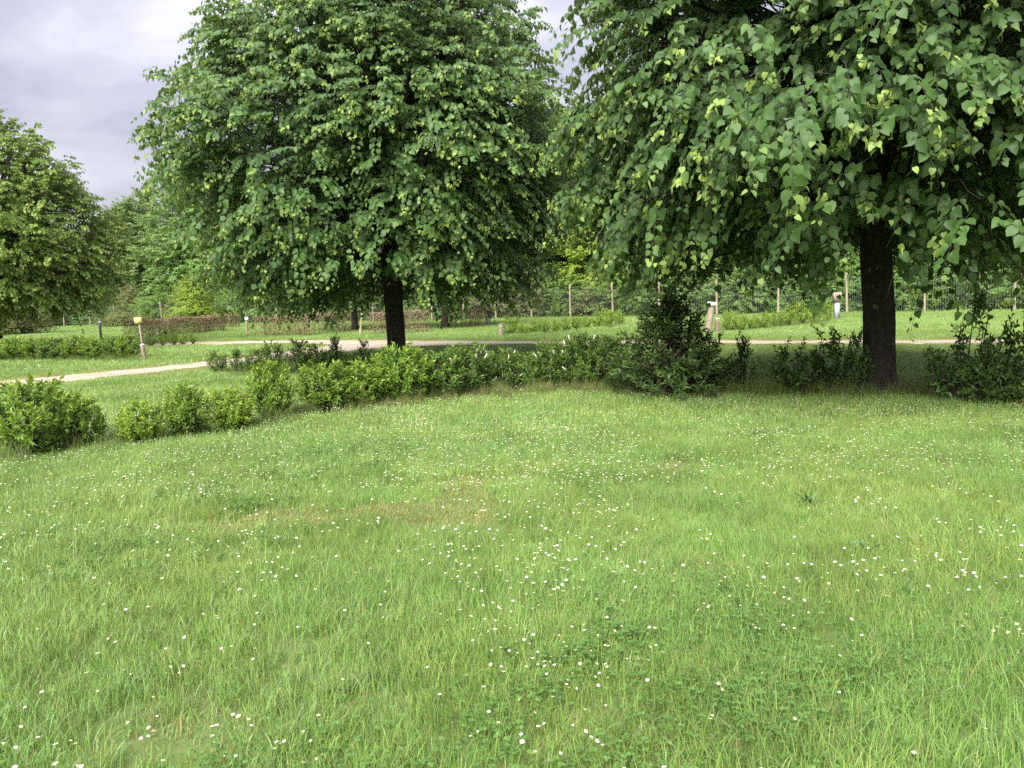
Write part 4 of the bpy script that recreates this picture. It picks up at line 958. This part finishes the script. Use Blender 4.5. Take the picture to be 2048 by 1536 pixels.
DM = [daisy_mesh(1, 13, .10, .0), daisy_mesh(2, 13, .25, .02), daisy_mesh(3, 12, .8, -.015, r=.009), daisy_mesh(4, 11, .05, .03), daisy_mesh(5, 9, 1.2, .0, r=.0065, disc=.0048)]
DF = [daisy_mesh(11, 6, .12, 0, r=.0078, disc=.0034, full=False), daisy_mesh(12, 6, .5, .015, r=.0072, disc=.0038, full=False)]
n = 900; y = np.sqrt(rng.uniform(2.0 ** 2, 6.0 ** 2, n * 4)); x = rng.uniform(-1, 1, n * 4) * (y * .70 + .3); P = np.stack([x, y], 1)
pr = np.clip(.28 + .6 * smooth_noise(P, 31, 2.0) + .45 * smooth_noise(P, 32, 5.0), .02, 1) * np.where(worn(P) > .3, .4, 1)
Pn = P[rng.random(len(P)) < np.clip(pr + .06, 0, 1)]
n = 24000; y = np.sqrt(rng.uniform(6.0 ** 2, 12.0 ** 2, n)); x = rng.uniform(-1, 1, n) * (y * .70 + .3); P = np.stack([x, y], 1)
shade = np.exp(-(((P - np.array(B1)[:2]) / [4.5, 2.2]) ** 2).sum(1))
pr = np.clip(.42 + .3 * smooth_noise(P, 31, 1.3) + .35 * smooth_noise(P, 33, 3.5), .04, 1) * (1 - .85 * shade); Pm = P[rng.random(n) < np.clip(pr + .16, 0, 1)]
n = 60000; y = np.sqrt(rng.uniform(12.0 ** 2, 48.0 ** 2, n)); x = rng.uniform(-1, 1, n) * (y * .70 + .3); P = np.stack([x, y], 1)
pr = np.clip(.12 + .55 * smooth_noise(P, 34, .5) + .3 * smooth_noise(P, 35, 1.5), .0, 1); Pf = P[(rng.random(n) < pr * .8)]
Pf = Pf[~inside(Pf, PATH)]
px, py, d = project(np.c_[Pn, np.full(len(Pn), .09)])
vis = (px > 4) & (px < 2044) & (py < 1532); order = np.argsort(np.where(vis, d, 1e9))[:300]
for i in order:
    if not vis[i]: continue
    kd = int(rng.choice(5, p=[.3, .25, .2, .15, .1])); o = bpy.data.objects.new('daisy', DM[kd]); COL.objects.link(o)
    o.location = (Pn[i, 0], Pn[i, 1], 0); o.rotation_euler = (rng.normal(0, .08), rng.normal(0, .08), rng.random() * 6.28); s = rng.uniform(.62, .95); o.scale = (s, s, s * rng.uniform(.85, 1.15))
    look = ['wide open white daisy', 'slightly cupped white daisy', 'half closed white daisy', 'tilted open white daisy', 'nearly closed yellowish daisy'][kd]
    side = ['far left', 'left', 'middle', 'right', 'far right'][min(4, int(px[i] / 2048 * 5))]; row = 'nearest' if py[i] > 1300 else 'middle' if py[i] > 1120 else 'farther'
    tag(o, f'{look} in the {row} part of the foreground grass, {side}', 'daisy', f'daisies in the foreground grass, {look.split(" white")[0]}, {row}, {side}')
rest = np.ones(len(Pn), bool); rest[order] = False
Pd = np.vstack([Pn[rest], Pm, Pf]); nn = len(Pd); nnear = rest.sum() + len(Pm)
scatter('daisies', np.c_[Pd, np.where(np.arange(nn) < nnear, 0.0, .0)], rng.random(nn) * 6.28, np.r_[rng.uniform(.7, 1.05, nnear), rng.uniform(1.0, 1.3, nn - nnear)], np.where(np.arange(nn) < rest.sum(), rng.integers(0, 4, nn), rng.integers(5, 7, nn)), DM + DF, 'countless white daisies spread over the lawn farther back', 'daisies')

# ------------------------------------------------------------------ broad-leaved weeds in the lawn
def weed(px, py, n, ls, label, seed):
    rg = np.random.default_rng(seed); p = gnd(px, py); root = empty('broadleaf_weed', p); tag(root, label, 'weed', 'broad-leaved weeds in the lawn')
    for k in range(n):
        a = rg.random() * 6.28; el = rg.uniform(.7, 1.25); s = ls * rg.uniform(.7, 1.15); t = np.linspace(0, 1, 6)
        ang = el - t * rg.uniform(.3, .8); r_ = np.r_[0, np.cumsum(np.cos(ang[1:]))] / 5 * s; z_ = np.r_[0, np.cumsum(np.sin(ang[1:]))] / 5 * s
        C = np.stack([r_ * math.cos(a), r_ * math.sin(a), z_], 1); sd_ = np.array([-math.sin(a), math.cos(a), 0]); w_ = s * .13 * np.sin(np.pi * np.clip(t * .92 + .06, 0, 1)) ** .8
        V = np.vstack([C - sd_ * w_[:, None] + [0, 0, .006], C, C + sd_ * w_[:, None] + [0, 0, .006]]); F = []
        for i in range(5):
            for q in (0, 6): F += [(q + i, q + i + 6, q + i + 7), (q + i, q + i + 7, q + i + 1)]
        obj('leaf', mesh_np('leaf', V, np.array(F), M_clover, np.tile([[0, rg.uniform(0, .5), 0]], (18, 1))), root)
weed(1618, 1012, 12, .13, 'upright broad-leaved weed tuft right of centre in the lawn', 1)
weed(1728, 1110, 9, .11, 'broad-leaved weed in front of the daisies on the right', 2)
weed(1930, 1075, 8, .10, 'pale broad-leaved weed near the right edge of the lawn', 3)
weed(1510, 1250, 7, .09, 'small broad-leaved weed in the right foreground', 4)
weed(1830, 1195, 8, .09, 'low broad-leaved weed rosette among clover at right', 5)
weed(415, 1115, 5, .08, 'small broad-leaved weed in the left part of the lawn', 6)
